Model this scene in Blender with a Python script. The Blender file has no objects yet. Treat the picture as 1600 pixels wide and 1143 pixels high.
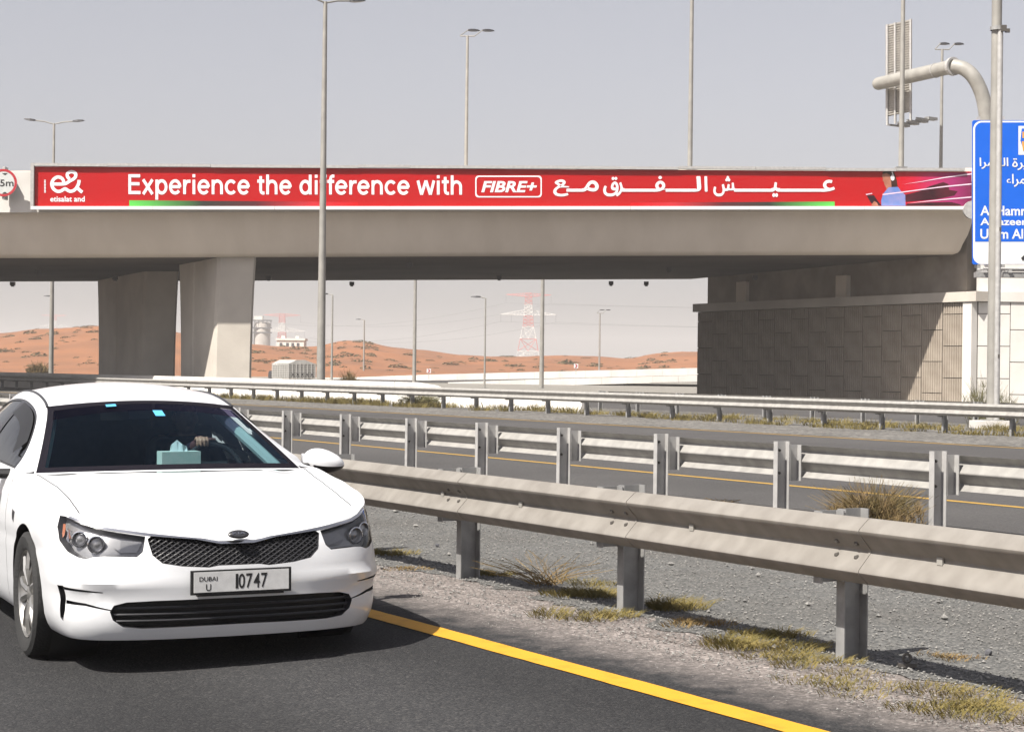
import bpy, bmesh, math, random
from mathutils import Vector, Matrix
from mathutils.geometry import delaunay_2d_cdt
random.seed(7)
R = math.radians
scene = bpy.context.scene
COL = scene.collection

# ---------------------------------------------------------------- camera, sky, sun, exposure
F_PX, ROLL, CAM_Z, HOR = 2900.0, R(0.7), 1.42, 4.0
cam_d = bpy.data.cameras.new('camera'); cam = bpy.data.objects.new('camera', cam_d); COL.objects.link(cam)
cam_d.sensor_width = 36.0; cam_d.lens = F_PX / 1600 * 36
cam_d.shift_y = HOR / 1600; cam_d.clip_start = 0.1; cam_d.clip_end = 20000
cam.matrix_world = Matrix.Translation((0, 0, CAM_Z)) @ Matrix.Rotation(R(90), 4, 'X') @ Matrix.Rotation(ROLL, 4, 'Z')
scene.camera = cam
SUN_H = Vector((0.55, 0.53, -1.0)).normalized()          # the way the light travels
sun_el = math.asin(-SUN_H.z); sun_az = math.atan2(-SUN_H.x, -SUN_H.y)
world = bpy.data.worlds.new('World'); scene.world = world; world.use_nodes = True
wn = world.node_tree; bg = wn.nodes['Background']
sky = wn.nodes.new('ShaderNodeTexSky'); sky.sky_type = 'NISHITA'; sky.sun_disc = False
sky.sun_elevation = sun_el; sky.sun_rotation = sun_az
sky.air_density = 1.0; sky.dust_density = 2.0; sky.ozone_density = 1.2; sky.altitude = 0
hs = wn.nodes.new('ShaderNodeHueSaturation'); hs.inputs['Saturation'].default_value = 0.28
wn.links.new(sky.outputs[0], hs.inputs['Color']); dustc = wn.nodes.new('ShaderNodeMix'); dustc.data_type = 'RGBA'; dustc.blend_type = 'MULTIPLY'; dustc.inputs[0].default_value = 1.0
dustc.inputs[7].default_value = (.985, .962, 1.01, 1); wn.links.new(hs.outputs[0], dustc.inputs[6]); wn.links.new(dustc.outputs[2], bg.inputs[0])
bg.inputs[1].default_value = 0.066
sun_d = bpy.data.lights.new('sun', 'SUN'); sun = bpy.data.objects.new('sun', sun_d); COL.objects.link(sun)
sun_d.energy = 5.0; sun_d.angle = R(0.6); sun_d.color = (1.0, 0.95, 0.87)
sun.rotation_euler = SUN_H.to_track_quat('-Z', 'Y').to_euler(); sun.location = (-20, -22, 40)
vs = scene.view_settings; vs.view_transform = 'Standard'; vs.look = 'None'; vs.gamma = 1; vs.exposure = 0.92
vs.use_curve_mapping = False
scene.cycles.use_denoising = True; scene.cycles.max_bounces = 6; scene.cycles.diffuse_bounces = 1; scene.cycles.glossy_bounces = 3; scene.cycles.transparent_max_bounces = 12
scene.cycles.use_adaptive_sampling = True; scene.cycles.adaptive_threshold = 0.025
scene.cycles.volume_bounces = 0
def at(px, py, Y):
    """pixel of the 1600 px photograph -> point at depth Y"""
    dx, dy = px - 800, py - 571.5
    c, s = math.cos(ROLL), math.sin(ROLL)
    x, y = dx * c + dy * s, -dx * s + dy * c - HOR
    return Vector((x * Y / F_PX, Y, CAM_Z - y * Y / F_PX))
# road frame: s to the right of the line under the camera, t along the road, gently curving left
PH0, RAD = R(30), 1000.0
CX, CY = -RAD * math.cos(PH0), -RAD * math.sin(PH0)
def zroad(s):
    return -0.13 if s < 2.6 else (0.0 if s > 5.9 else -0.13 + 0.13 * (s - 2.6) / 3.3)
def rd(s, t, z=0.0):
    a = PH0 + t / RAD
    return Vector((CX + (RAD + s) * math.cos(a), CY + (RAD + s) * math.sin(a), z))
def rn(t):
    a = PH0 + t / RAD; return Vector((math.cos(a), math.sin(a), 0)), Vector((-math.sin(a), math.cos(a), 0))
def st(p):
    dx, dy = p[0] - CX, p[1] - CY
    return math.hypot(dx, dy) - RAD, (math.atan2(dy, dx) - PH0) * RAD
def t_at_px(px, py, s):
    """t where the sight line through a pixel column meets the line of offset s"""
    lo, hi = 3.0, 400.0
    f = lambda Y: st(at(px, py, Y))[0] - s
    Y, prev = lo, f(lo)
    while Y < hi:
        n = f(Y + .5)
        if prev * n <= 0:
            a, b = Y, Y + .5
            for _ in range(40):
                m = (a + b) / 2
                if f(a) * f(m) <= 0: b = m
                else: a = m
            return st(at(px, py, a))[1]
        Y += .5; prev = n
    return None

# ---------------------------------------------------------------- materials
MATS = {}
ALB = .87
def nodes_of(m):
    return m.node_tree, m.node_tree.nodes['Principled BSDF']
def mat(name, col, rough=0.6, metal=0.0, var=0.0, scale=5.0, bump=0.0, bscale=40.0, coat=0.0, spec=0.5, detail=4, stretch=None, col2=None, lo=.35, hi=.65):
    """principled material; var mixes towards col2 (or a darker tone) with noise, bump adds fine relief"""
    if name in MATS: return MATS[name]
    col = tuple(c * ALB for c in col); col2 = tuple(c * ALB for c in col2) if col2 else None
    m = bpy.data.materials.new(name); m.use_nodes = True; nt, b = nodes_of(m)
    b.inputs['Base Color'].default_value = (*col, 1); b.inputs['Roughness'].default_value = rough
    b.inputs['Metallic'].default_value = metal; b.inputs['Coat Weight'].default_value = coat
    b.inputs['Specular IOR Level'].default_value = spec
    tc = nt.nodes.new('ShaderNodeTexCoord'); src = tc.outputs['Object']
    if stretch:
        mp = nt.nodes.new('ShaderNodeMapping'); mp.inputs['Scale'].default_value = stretch
        nt.links.new(src, mp.inputs[0]); src = mp.outputs[0]
    if var > 0 or col2:
        n = nt.nodes.new('ShaderNodeTexNoise'); n.inputs['Scale'].default_value = scale; n.inputs['Detail'].default_value = detail
        nt.links.new(src, n.inputs['Vector'])
        r = nt.nodes.new('ShaderNodeMapRange'); r.inputs[1].default_value = lo; r.inputs[2].default_value = hi
        nt.links.new(n.outputs[0], r.inputs[0])
        mx = nt.nodes.new('ShaderNodeMix'); mx.data_type = 'RGBA'
        c2 = col2 or tuple(c * (1 - var) for c in col)
        mx.inputs[6].default_value = (*col, 1); mx.inputs[7].default_value = (*c2, 1)
        nt.links.new(r.outputs[0], mx.inputs[0]); nt.links.new(mx.outputs[2], b.inputs['Base Color'])
    if bump > 0:
        n2 = nt.nodes.new('ShaderNodeTexNoise'); n2.inputs['Scale'].default_value = bscale; n2.inputs['Detail'].default_value = 3
        nt.links.new(tc.outputs['Object'], n2.inputs['Vector'])
        bp = nt.nodes.new('ShaderNodeBump'); bp.inputs['Strength'].default_value = bump; bp.inputs['Distance'].default_value = 0.02
        nt.links.new(n2.outputs[0], bp.inputs['Height']); nt.links.new(bp.outputs[0], b.inputs['Normal'])
    MATS[name] = m; return m
def speckle(name, cols, scale, rough=0.9, bump=0.6, big=None, bigscale=0.6, dist=.012):
    """stony surface: voronoi cells each with its own tone, plus broad patches"""
    m = bpy.data.materials.new(name); m.use_nodes = True; nt, b = nodes_of(m); L = nt.links
    b.inputs['Roughness'].default_value = rough; b.inputs['Specular IOR Level'].default_value = .25
    tc = nt.nodes.new('ShaderNodeTexCoord')
    v = nt.nodes.new('ShaderNodeTexVoronoi'); v.inputs['Scale'].default_value = scale; L.new(tc.outputs['Object'], v.inputs['Vector'])
    sep = nt.nodes.new('ShaderNodeSeparateColor'); L.new(v.outputs['Color'], sep.inputs[0])
    cr = nt.nodes.new('ShaderNodeValToRGB'); e = cr.color_ramp.elements
    for i, (p, c) in enumerate(cols):
        el = e[i] if i < 2 else e.new(p)
        el.position = p; el.color = (*[q * ALB for q in c], 1)
    L.new(sep.outputs[0], cr.inputs[0]); out = cr.outputs[0]
    if big:
        n = nt.nodes.new('ShaderNodeTexNoise'); n.inputs['Scale'].default_value = bigscale; n.inputs['Detail'].default_value = 6
        L.new(tc.outputs['Object'], n.inputs['Vector'])
        r = nt.nodes.new('ShaderNodeMapRange'); r.inputs[1].default_value = .4; r.inputs[2].default_value = .65; L.new(n.outputs[0], r.inputs[0])
        mx = nt.nodes.new('ShaderNodeMix'); mx.data_type = 'RGBA'; mx.blend_type = 'MULTIPLY'
        mx.inputs[7].default_value = (*big, 1); L.new(out, mx.inputs[6]); L.new(r.outputs[0], mx.inputs[0]); out = mx.outputs[2]
    L.new(out, b.inputs['Base Color'])
    bp = nt.nodes.new('ShaderNodeBump'); bp.inputs['Strength'].default_value = bump; bp.inputs['Distance'].default_value = dist
    L.new(v.outputs['Distance'], bp.inputs['Height']); bp.invert = True; L.new(bp.outputs[0], b.inputs['Normal'])
    MATS[name] = m; return m
def clear_glass(name, tint, ior=1.3, rough=0.02, gloss=(1, 1, 1)):
    m = bpy.data.materials.new(name); m.use_nodes = True; nt = m.node_tree; nt.nodes.clear()
    o = nt.nodes.new('ShaderNodeOutputMaterial'); t = nt.nodes.new('ShaderNodeBsdfTransparent'); g = nt.nodes.new('ShaderNodeBsdfGlossy')
    t.inputs[0].default_value = (*tint, 1); g.inputs['Roughness'].default_value = rough; g.inputs[0].default_value = (*gloss, 1)
    fr = nt.nodes.new('ShaderNodeFresnel'); fr.inputs[0].default_value = ior; mx = nt.nodes.new('ShaderNodeMixShader')
    nt.links.new(fr.outputs[0], mx.inputs[0]); nt.links.new(t.outputs[0], mx.inputs[1]); nt.links.new(g.outputs[0], mx.inputs[2])
    nt.links.new(mx.outputs[0], o.inputs[0]); MATS[name] = m; return m

M = MATS
def dusty_edge(base, verge, s0, s1):
    """asphalt whose outer edge is silted over with the verge's grit: blends by distance across the road plus noise"""
    nt, b = nodes_of(base); L = nt.links; N = nt.nodes.new
    g = N('ShaderNodeNewGeometry'); v = N('ShaderNodeVectorMath'); v.operation = 'SUBTRACT'; v.inputs[1].default_value = (CX, CY, 0); L.new(g.outputs['Position'], v.inputs[0])
    fl = N('ShaderNodeVectorMath'); fl.operation = 'MULTIPLY'; fl.inputs[1].default_value = (1, 1, 0); L.new(v.outputs[0], fl.inputs[0])
    ln = N('ShaderNodeVectorMath'); ln.operation = 'LENGTH'; L.new(fl.outputs[0], ln.inputs[0])
    sb = N('ShaderNodeMath'); sb.operation = 'SUBTRACT'; sb.inputs[1].default_value = RAD; L.new(ln.outputs['Value'], sb.inputs[0])
    n = N('ShaderNodeTexNoise'); n.inputs['Scale'].default_value = 5.0; n.inputs['Detail'].default_value = 9; n.inputs['Roughness'].default_value = .72; L.new(g.outputs['Position'], n.inputs['Vector'])
    ad = N('ShaderNodeMath'); ad.operation = 'MULTIPLY_ADD'; ad.inputs[1].default_value = .75; L.new(n.outputs[0], ad.inputs[0]); L.new(sb.outputs[0], ad.inputs[2])
    r = N('ShaderNodeMapRange'); r.inputs[1].default_value = s0 + .37; r.inputs[2].default_value = s1 + .37; L.new(ad.outputs[0], r.inputs[0])
    # faint wheel paths along the lanes
    sn = N('ShaderNodeMath'); sn.operation = 'MULTIPLY'; sn.inputs[1].default_value = 3.5; L.new(ad.outputs[0], sn.inputs[0])
    s2 = N('ShaderNodeMath'); s2.operation = 'SINE'; L.new(sn.outputs[0], s2.inputs[0])
    r2 = N('ShaderNodeMapRange'); r2.inputs[1].default_value = -1; r2.inputs[2].default_value = 1; r2.inputs[3].default_value = .84; r2.inputs[4].default_value = 1.22; L.new(s2.outputs[0], r2.inputs[0])
    wp = N('ShaderNodeVectorMath'); wp.operation = 'SCALE'; L.new(b.inputs['Base Color'].links[0].from_socket, wp.inputs[0]); L.new(r2.outputs[0], wp.inputs['Scale']); L.new(wp.outputs[0], b.inputs['Base Color'])
    src = b.inputs['Base Color'].links[0].from_socket; mx = N('ShaderNodeMix'); mx.data_type = 'RGBA'
    vo_ = N('ShaderNodeTexVoronoi'); vo_.inputs['Scale'].default_value = 62; L.new(g.outputs['Position'], vo_.inputs['Vector'])
    sp = N('ShaderNodeSeparateColor'); L.new(vo_.outputs['Color'], sp.inputs[0]); cr = N('ShaderNodeValToRGB'); e = cr.color_ramp.elements
    for i, (p, c) in enumerate(verge):
        el = e[i] if i < 2 else e.new(p)
        el.position = p; el.color = (*[q * ALB for q in c], 1)
    L.new(sp.outputs[0], cr.inputs[0]); L.new(src, mx.inputs[6]); L.new(cr.outputs[0], mx.inputs[7]); L.new(r.outputs[0], mx.inputs[0]); L.new(mx.outputs[2], b.inputs['Base Color'])
VERGE = [(0, (.14, .122, .113)), (1, (.48, .425, .40)), (.6, (.22, .193, .18)), (.94, (.30, .265, .248))]
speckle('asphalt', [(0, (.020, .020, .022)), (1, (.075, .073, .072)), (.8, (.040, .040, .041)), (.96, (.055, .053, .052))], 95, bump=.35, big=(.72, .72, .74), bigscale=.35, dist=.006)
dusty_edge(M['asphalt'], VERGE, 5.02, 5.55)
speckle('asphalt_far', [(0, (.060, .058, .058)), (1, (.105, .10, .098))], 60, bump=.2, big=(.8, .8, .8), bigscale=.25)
speckle('gravel', [(0, (.055, .057, .057)), (1, (.32, .31, .295)), (.45, (.115, .114, .11)), (.8, (.155, .152, .145)), (.97, (.20, .195, .185))], 80, bump=.25, big=(.86, .84, .82), bigscale=.8)
speckle('verge', [(0, (.14, .122, .113)), (1, (.48, .425, .40)), (.6, (.22, .193, .18)), (.94, (.30, .265, .248))], 62, bump=.8, big=(.82, .80, .78), bigscale=1.2)
speckle('far_gravel', [(0, (.08, .077, .073)), (1, (.30, .285, .26)), (.6, (.145, .138, .128))], 14, bump=.7, big=(.8, .8, .8), bigscale=.5)
mat('sand', (.36, .25, .175), .95, var=.3, scale=.15)
mat('pale_ground', (.27, .25, .22), .95, var=.25, scale=.6, bump=.3, bscale=6)
mat('dune_sand', (.30, .120, .047), .95, col2=(.21, .090, .040), scale=.08, bump=.5, bscale=.8)
mat('yellow_paint', (.62, .31, .015), .7, var=.25, scale=9, bump=.15, bscale=90, lo=.5, hi=.8)
mat('yellow_paint_far', (.42, .25, .04), .75, var=.3, scale=4, lo=.5, hi=.8)
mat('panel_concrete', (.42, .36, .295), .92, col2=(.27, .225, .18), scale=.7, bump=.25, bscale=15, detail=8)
mat('concrete', (.86, .765, .65), .9, col2=(.78, .69, .58), scale=.5, bump=.15, bscale=12, detail=6, stretch=(1.4, 1.4, .35))
mat('concrete_pale', (.62, .57, .50), .9, col2=(.50, .455, .40), scale=.45, bump=.15, bscale=10, detail=8)
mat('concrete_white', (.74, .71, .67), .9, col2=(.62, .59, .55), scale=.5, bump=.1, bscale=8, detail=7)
mat('concrete_soffit_shade', (.13, .107, .088), .95, col2=(.09, .073, .06), scale=.3, detail=7)  # darker copy of the deck concrete, shade under the bridge put into the colour
mat('joint_dark', (.09, .08, .075), .95)
mat('galvanised_beam', (.40, .385, .36), .55, metal=.2, col2=(.31, .298, .28), scale=4, detail=8, stretch=(2, 2, .7))
mat('galvanised', (.50, .49, .475), .55, metal=.2, col2=(.40, .39, .38), scale=7, detail=6)
mat('galvanised_dusty', (.262, .243, .218), .7, metal=.1, col2=(.205, .187, .166), scale=2.6, detail=9, stretch=(3, 3, .7))
mat('galvanised_post', (.37, .366, .358), .5, metal=.25, col2=(.27, .267, .262), scale=9, detail=6)
mat('pole_paint', (.36, .345, .315), .6, metal=.15, var=.2, scale=2)
mat('lamp_dark', (.05, .05, .055), .5)
mat('dark_bolt', (.12, .11, .10), .6, metal=.5)
mat('reflector_white', (.85, .84, .82), .4)

# ---------------------------------------------------------------- mesh helpers
class MB:
    def __init__(s): s.v, s.f = [], []
    def add(s, vs, fs):
        k = len(s.v); s.v += [tuple(v) for v in vs]; s.f += [tuple(i + k for i in f) for f in fs]; return s
    def hexa(s, p):      # 8 corners: bottom ring 0-3, top ring 4-7
        return s.add(p, [(3, 2, 1, 0), (4, 5, 6, 7), (0, 1, 5, 4), (1, 2, 6, 5), (2, 3, 7, 6), (3, 0, 4, 7)])
    def box(s, c, d, ex=(1, 0, 0), ey=(0, 1, 0), ez=(0, 0, 1)):
        c = Vector(c); ex, ey, ez = Vector(ex) * d[0] / 2, Vector(ey) * d[1] / 2, Vector(ez) * d[2] / 2
        return s.hexa([c - ex - ey - ez, c + ex - ey - ez, c + ex + ey - ez, c - ex + ey - ez,
                       c - ex - ey + ez, c + ex - ey + ez, c + ex + ey + ez, c - ex + ey + ez])
    def tube(s, path, r, n=8, cap=True):
        path = [Vector(p) for p in path]; rs = r if isinstance(r, (list, tuple)) else [r] * len(path)
        k = len(s.v); up = None
        for i, p in enumerate(path):
            d = (path[min(i + 1, len(path) - 1)] - path[max(i - 1, 0)]).normalized()
            if up is None: up = Vector((0, 0, 1)) if abs(d.z) < .9 else Vector((1, 0, 0))
            a = d.cross(up).normalized(); b = a.cross(d).normalized(); up = b
            for j in range(n):
                w = 2 * math.pi * j / n; s.v.append(tuple(p + (a * math.cos(w) + b * math.sin(w)) * rs[i]))
        for i in range(len(path) - 1):
            for j in range(n):
                q = (j + 1) % n; s.f.append((k + i * n + j, k + i * n + q, k + (i + 1) * n + q, k + (i + 1) * n + j))
        if cap:
            s.f.append(tuple(k + j for j in reversed(range(n)))); s.f.append(tuple(k + (len(path) - 1) * n + j for j in range(n)))
        return s
    def lathe(s, prof, c, axis, n=24):
        c, ax = Vector(c), Vector(axis).normalized()
        a = ax.orthogonal().normalized(); b = ax.cross(a); k = len(s.v)
        for (r, h) in prof:
            for j in range(n):
                w = 2 * math.pi * j / n; s.v.append(tuple(c + ax * h + (a * math.cos(w) + b * math.sin(w)) * r))
        for i in range(len(prof) - 1):
            for j in range(n):
                q = (j + 1) % n; s.f.append((k + i * n + j, k + i * n + q, k + (i + 1) * n + q, k + (i + 1) * n + j))
        return s
    def grid(s, fn, nu, nv):
        k = len(s.v)
        for j in range(nv + 1):
            for i in range(nu + 1): s.v.append(tuple(fn(i / nu, j / nv)))
        for j in range(nv):
            for i in range(nu):
                a = k + j * (nu + 1) + i; s.f.append((a, a + 1, a + nu + 2, a + nu + 1))
        return s
    def prism(s, poly, O, ex, ey, ez, d):
        """polygon in the plane (ex,ey) at O, thickened by d along ez"""
        O, ex, ey, ez = Vector(O), Vector(ex), Vector(ey), Vector(ez); n = len(poly); k = len(s.v)
        for h in (0, d):
            for (a, b) in poly: s.v.append(tuple(O + ex * a + ey * b + ez * h))
        s.f.append(tuple(k + i for i in reversed(range(n)))); s.f.append(tuple(k + n + i for i in range(n)))
        for i in range(n):
            j = (i + 1) % n; s.f.append((k + i, k + j, k + n + j, k + n + i))
        return s
    def mesh(s, name, m=None, smooth=False):
        me = bpy.data.meshes.new(name); me.from_pydata(s.v, [], s.f)
        if m: me.materials.append(M[m] if isinstance(m, str) else m)
        me.update()
        bm = bmesh.new(); bm.from_mesh(me); bmesh.ops.recalc_face_normals(bm, faces=bm.faces)
        if smooth:
            for f in bm.faces: f.smooth = True
            for e in bm.edges:
                if len(e.link_faces) == 2 and e.calc_face_angle(0) > R(40): e.smooth = False
        bm.to_mesh(me); bm.free(); return me
    def build(s, name, m, parent=None, smooth=False):
        return link(name, s.mesh(name, m, smooth), parent)
def link(name, me, parent=None):
    o = bpy.data.objects.new(name, me); COL.objects.link(o)
    if parent: o.parent = parent
    return o
def tag(o, label, cat, group=None):
    o['label'] = label; o['category'] = cat
    if group: o['group'] = group
    return o
def struct(o, kind='structure', label=None):
    o['kind'] = kind
    if label: o['label'] = label
    return o
def thing(name, label, cat, loc=(0, 0, 0), rz=0, group=None):
    o = bpy.data.objects.new(name, None); COL.objects.link(o); o.location = loc; o.rotation_euler = (0, 0, rz)
    o.empty_display_size = .2
    return tag(o, label, cat, group)
def local(parent, mb):
    """turn world-space vertices of a builder into the parent's space (parents carry only location and z-turn)"""
    inv = (Matrix.Translation(parent.location) @ parent.rotation_euler.to_matrix().to_4x4()).inverted()
    mb.v = [tuple(inv @ Vector(v)) for v in mb.v]; return mb
def part(name, mb, m, parent, smooth=False):
    return local(parent, mb).build(name, m, parent, smooth)
def copy_tree(o, parent=None):
    c = o.copy(); COL.objects.link(c); c.parent = parent
    for ch in list(o.children): copy_tree(ch, c)
    return c
def interp(keys, x):
    if x <= keys[0][0]: return keys[0][1]
    for (a, va), (b, vb) in zip(keys, keys[1:]):
        if x <= b:
            w = (x - a) / (b - a); w = w * w * (3 - 2 * w) * .5 + w * .5
            return va + (vb - va) * w
    return keys[-1][1]
def catmull(pts, n=8):
    P = [Vector(p) for p in pts]; out = []
    for i in range(len(P) - 1):
        p0, p1, p2, p3 = P[max(i - 1, 0)], P[i], P[i + 1], P[min(i + 2, len(P) - 1)]
        for k in range(n):
            t = k / n
            out.append(.5 * ((2 * p1) + (p2 - p0) * t + (2 * p0 - 5 * p1 + 4 * p2 - p3) * t * t + (3 * p1 - p0 - 3 * p2 + p3) * t ** 3))
    out.append(P[-1]); return out
def hash2(x, y):
    n = math.sin(x * 127.1 + y * 311.7) * 43758.5453; return n - math.floor(n)
def vnoise(x, y):
    xi, yi = math.floor(x), math.floor(y); fx, fy = x - xi, y - yi
    fx, fy = fx * fx * (3 - 2 * fx), fy * fy * (3 - 2 * fy)
    a, b, c, d = hash2(xi, yi), hash2(xi + 1, yi), hash2(xi, yi + 1), hash2(xi + 1, yi + 1)
    return a + (b - a) * fx + (c - a) * fy + (a - b - c + d) * fx * fy
def text_poly(body, bold=0.0, latin=True, shear=0.0):
    """flat mesh data (verts, faces) of a line of lettering, and its bounds"""
    c = bpy.data.curves.new('lettering', 'FONT'); c.body = body; c.offset = bold; c.resolution_u = 4; c.shear = shear
    o = bpy.data.objects.new('lettering', c); COL.objects.link(o); bpy.context.view_layer.update()
    me = o.to_mesh(); vs = [(v.co.x, v.co.y) for v in me.vertices]; fs = [tuple(p.vertices) for p in me.polygons]
    o.to_mesh_clear(); bpy.data.objects.remove(o); bpy.data.curves.remove(c)
    xs, ys = [v[0] for v in vs], [v[1] for v in vs]
    return vs, fs, (min(xs), max(xs), min(ys), max(ys))
def text_obj(name, body, m, parent, fn, box, bold=0.0, latin=True, shear=0.0, fat=0.0):
    """lettering fitted into box (x0,x1,y0,y1) of a surface fn(x,y) -> world point"""
    vs, fs, (a, b, c, d) = text_poly(body, bold, latin, shear); x0, x1, y0, y1 = box
    mb = MB()
    for k, dx in enumerate((0,) if not fat else (0, -fat / 2, fat / 2)):      # heavier strokes: the same outline printed three times side by side
        mb.add([fn(x0 + (v[0] - a) / (b - a) * (x1 - x0) + dx, y0 + (v[1] - c) / (d - c) * (y1 - y0)) + Vector((0, -.003 * k, 0)) for v in vs], fs)
    return part(name, mb, m, parent)

# ---------------------------------------------------------------- ground, roads, markings
def strip(name, s0, s1, dz, t0, t1, dt, m, cuts=None, edge0=0.0, edge1=0.0, fine=None):
    ss = [s0] + [c for c in (cuts or []) if s0 < c < s1] + [s1]
    ts, t = [], t0
    while t < t1:
        ts.append(t); t += (fine[2] if fine and fine[0] <= t < fine[1] else dt)
    ts.append(t1); mb = MB(); k = len(ss)
    for t in ts:
        for i, s in enumerate(ss):
            if i == 0 and edge0: s += edge0 * ((vnoise(t * 3.1, 1.7) - .5) * 1.2 + (vnoise(t * 13, 5.1) - .5) * .7)
            if i == k - 1 and edge1: s += edge1 * ((vnoise(t * 2.7, 9.7) - .5) * 1.2 + (vnoise(t * 11, 3.1) - .5) * .7)
            mb.v.append(tuple(rd(s, t, zroad(s) + dz)))
    for j in range(len(ts) - 1):
        for i in range(k - 1):
            a = j * k + i; mb.f.append((a, a + 1, a + k + 1, a + k))
    return struct(mb.build(name, m))
mb = MB(); mb.grid(lambda u, v: ((u - .5) * 7200, -500 + v * 4200, -.2), 24, 24); struct(mb.build('ground', 'sand'))
strip('road', -10.5, 5.8, 0.0, -45, 330, 4, 'asphalt', [2.6, 3.6, 4.6], fine=(-2, 40, .5))
strip('gravel_verge', 5.66, 6.35, .002, -45, 330, 4, 'verge', [5.9], edge0=.05, fine=(0, 40, .07))
strip('median_gravel', 5.95, 9.75, .006, -45, 330, 4, 'gravel', edge0=.25, fine=(0, 40, .12))
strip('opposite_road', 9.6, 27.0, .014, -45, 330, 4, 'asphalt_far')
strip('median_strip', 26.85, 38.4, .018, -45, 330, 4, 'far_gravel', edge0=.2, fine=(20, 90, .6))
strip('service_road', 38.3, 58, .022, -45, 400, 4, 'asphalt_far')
strip('roadside_ground', 57.9, 190, .012, -80, 420, 6, 'pale_ground')
strip('edge_line', 4.76, 4.91, .005, -45, 330, 4, 'yellow_paint', [5.0], edge0=.006, edge1=.006, fine=(0, 40, .1))
strip('opposite_edge_line', 14.55, 14.70, .018, -45, 330, 4, 'yellow_paint_far')
strip('far_edge_line', 26.45, 26.62, .018, -45, 330, 4, 'yellow_paint_far')

# ---------------------------------------------------------------- guardrails
WB = [(.016, .156), (.026, .150), (.058, .124), (.076, .109), (.083, .097), (.080, .086), (.064, .068), (.020, .022), (.008, .009), (.005, 0)]
WB = WB + [(d, -z) for d, z in reversed(WB[:-1])]
def beam_mb(s, t0, t1, face, zc, lap=.005):
    mb = MB(); n = max(4, int((t1 - t0) / .5)); k = len(WB)
    for off in (0.0, -.004):
        for i in range(n + 1):
            t = t0 + (t1 - t0) * i / n; l = lap * (1 - i / n)
            for d, z in WB: mb.v.append(tuple(rd(s + face * (d + off + l), t, zc + z)))
    q = (n + 1) * k
    for i in range(n):
        for j in range(k - 1):
            a = i * k + j; mb.f.append((a, a + 1, a + k + 1, a + k)); mb.f.append((q + a, q + a + k, q + a + k + 1, q + a + 1))
        for j in (0, k - 1):
            a = i * k + j; mb.f.append((a, a + k, q + a + k, q + a))
    for i in (0, n):
        for j in range(k - 1):
            a = i * k + j; mb.f.append((a, a + 1, q + a + 1, q + a))
    return mb
def channel(mb, c, n, u, w, fl, z0, z1, th=.007):
    """C section: web along n (width w), two flanges along u"""
    c = Vector(c); H = z1 - z0; zc = (z0 + z1) / 2 - c.z
    up = Vector((0, 0, 1)); cc = c + up * zc
    mb.box(cc, (w - 2 * th - .001, th, H), n, u, up)
    for sg in (-1, 1): mb.box(cc + n * sg * (w / 2 - th / 2) - u * (fl / 2 - th / 2), (th, fl, H), n, u, up)
    return mb
def guardrail(name, label, s, ts, face, beam_m, post_m, top=.74, post_top=.75, detail=True, refl=()):
    root = thing(name, label, 'guardrail', rd(s, ts[0], 0)); zc = top - .156
    for i, t in enumerate(ts):
        n, u = rn(t); p = rd(s, t, 0)
        mb = channel(MB(), p, n, u, .15, .062, -.15, post_top)
        part('post', mb, post_m, root)
        b = rd(s + face * .152, t, 0)
        part('spacer_block', channel(MB(), b, n, u, .14, .062, zc - .19, top + .004), post_m, root)
        if detail:
            mb = MB()
            for zz in (zc + .11, zc - .11):
                mb.lathe([(0, .022), (.011, .02), (.014, .008), (.014, 0)], rd(s + face * -.02, t, zz) - u * .012, -u, 6)
            for zz in ((zc + .12, zc + .035, zc - .035, zc - .12) if face < 0 else ()):
                for dt in (-.07, .07):
                    mb.lathe([(0, .018), (.012, .015), (.015, 0)], rd(s + face * (.222 + (.035 if abs(zz - zc) > .1 else .028)), t + dt - .28, zz), n * face, 6)
            part('splice_bolts', mb, 'dark_bolt', root)['kind'] = 'stuff'
    for i in range(len(ts) - 1):
        part('beam', beam_mb(s + face * .222, ts[i] - .42, ts[i + 1] - .12, face, zc), beam_m, root, True)
    for t in refl:
        n, u = rn(t); part('reflector', MB().box(rd(s + face * .24, t, zc), (.010, .036, .036), n, u), 'pole_paint', root)
    return root
def series(t0, step, a, b): return [t0 + step * i for i in range(a, b)]
tn = t_at_px(1325, 1000, 6.07)
guardrail('guardrail', 'dusty corrugated steel guardrail nearest the camera, running past the white car', 6.07, series(tn, 1.93, -7, 32), -1,
          'galvanised_dusty', 'galvanised_post', refl=[t_at_px(p, 850, 5.84) for p in (693, 815, 1083, 1472)])
pm = [t_at_px(p, 745, 11.4) for p in (1462, 1218, 1030, 878, 750, 640)]
tm = series(pm[0], 1.95, -12, 0) + pm + series(pm[-1], 1.95, 1, 40)
guardrail('guardrail', 'second guardrail from the camera, seen from behind with its posts and spacer blocks toward us', 11.4, tm, 1, 'galvanised_beam', 'galvanised', top=.705, post_top=.745)
t3 = t_at_px(1581, 660, 31.6)
guardrail('guardrail', 'guardrail on the far side of the opposite carriageway, facing us over the weeds', 31.6, series(t3, 2.08, -6, 45), -1, 'galvanised_beam', 'galvanised_post', detail=False, post_top=.735)
guardrail('guardrail', 'farthest guardrail, its posts showing behind the one beyond the opposite carriageway', 35.9, series(t3 - 1.1, 2.08, -6, 12), 1, 'galvanised_beam', 'galvanised_post', detail=False, top=.68, post_top=.69)

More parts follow.
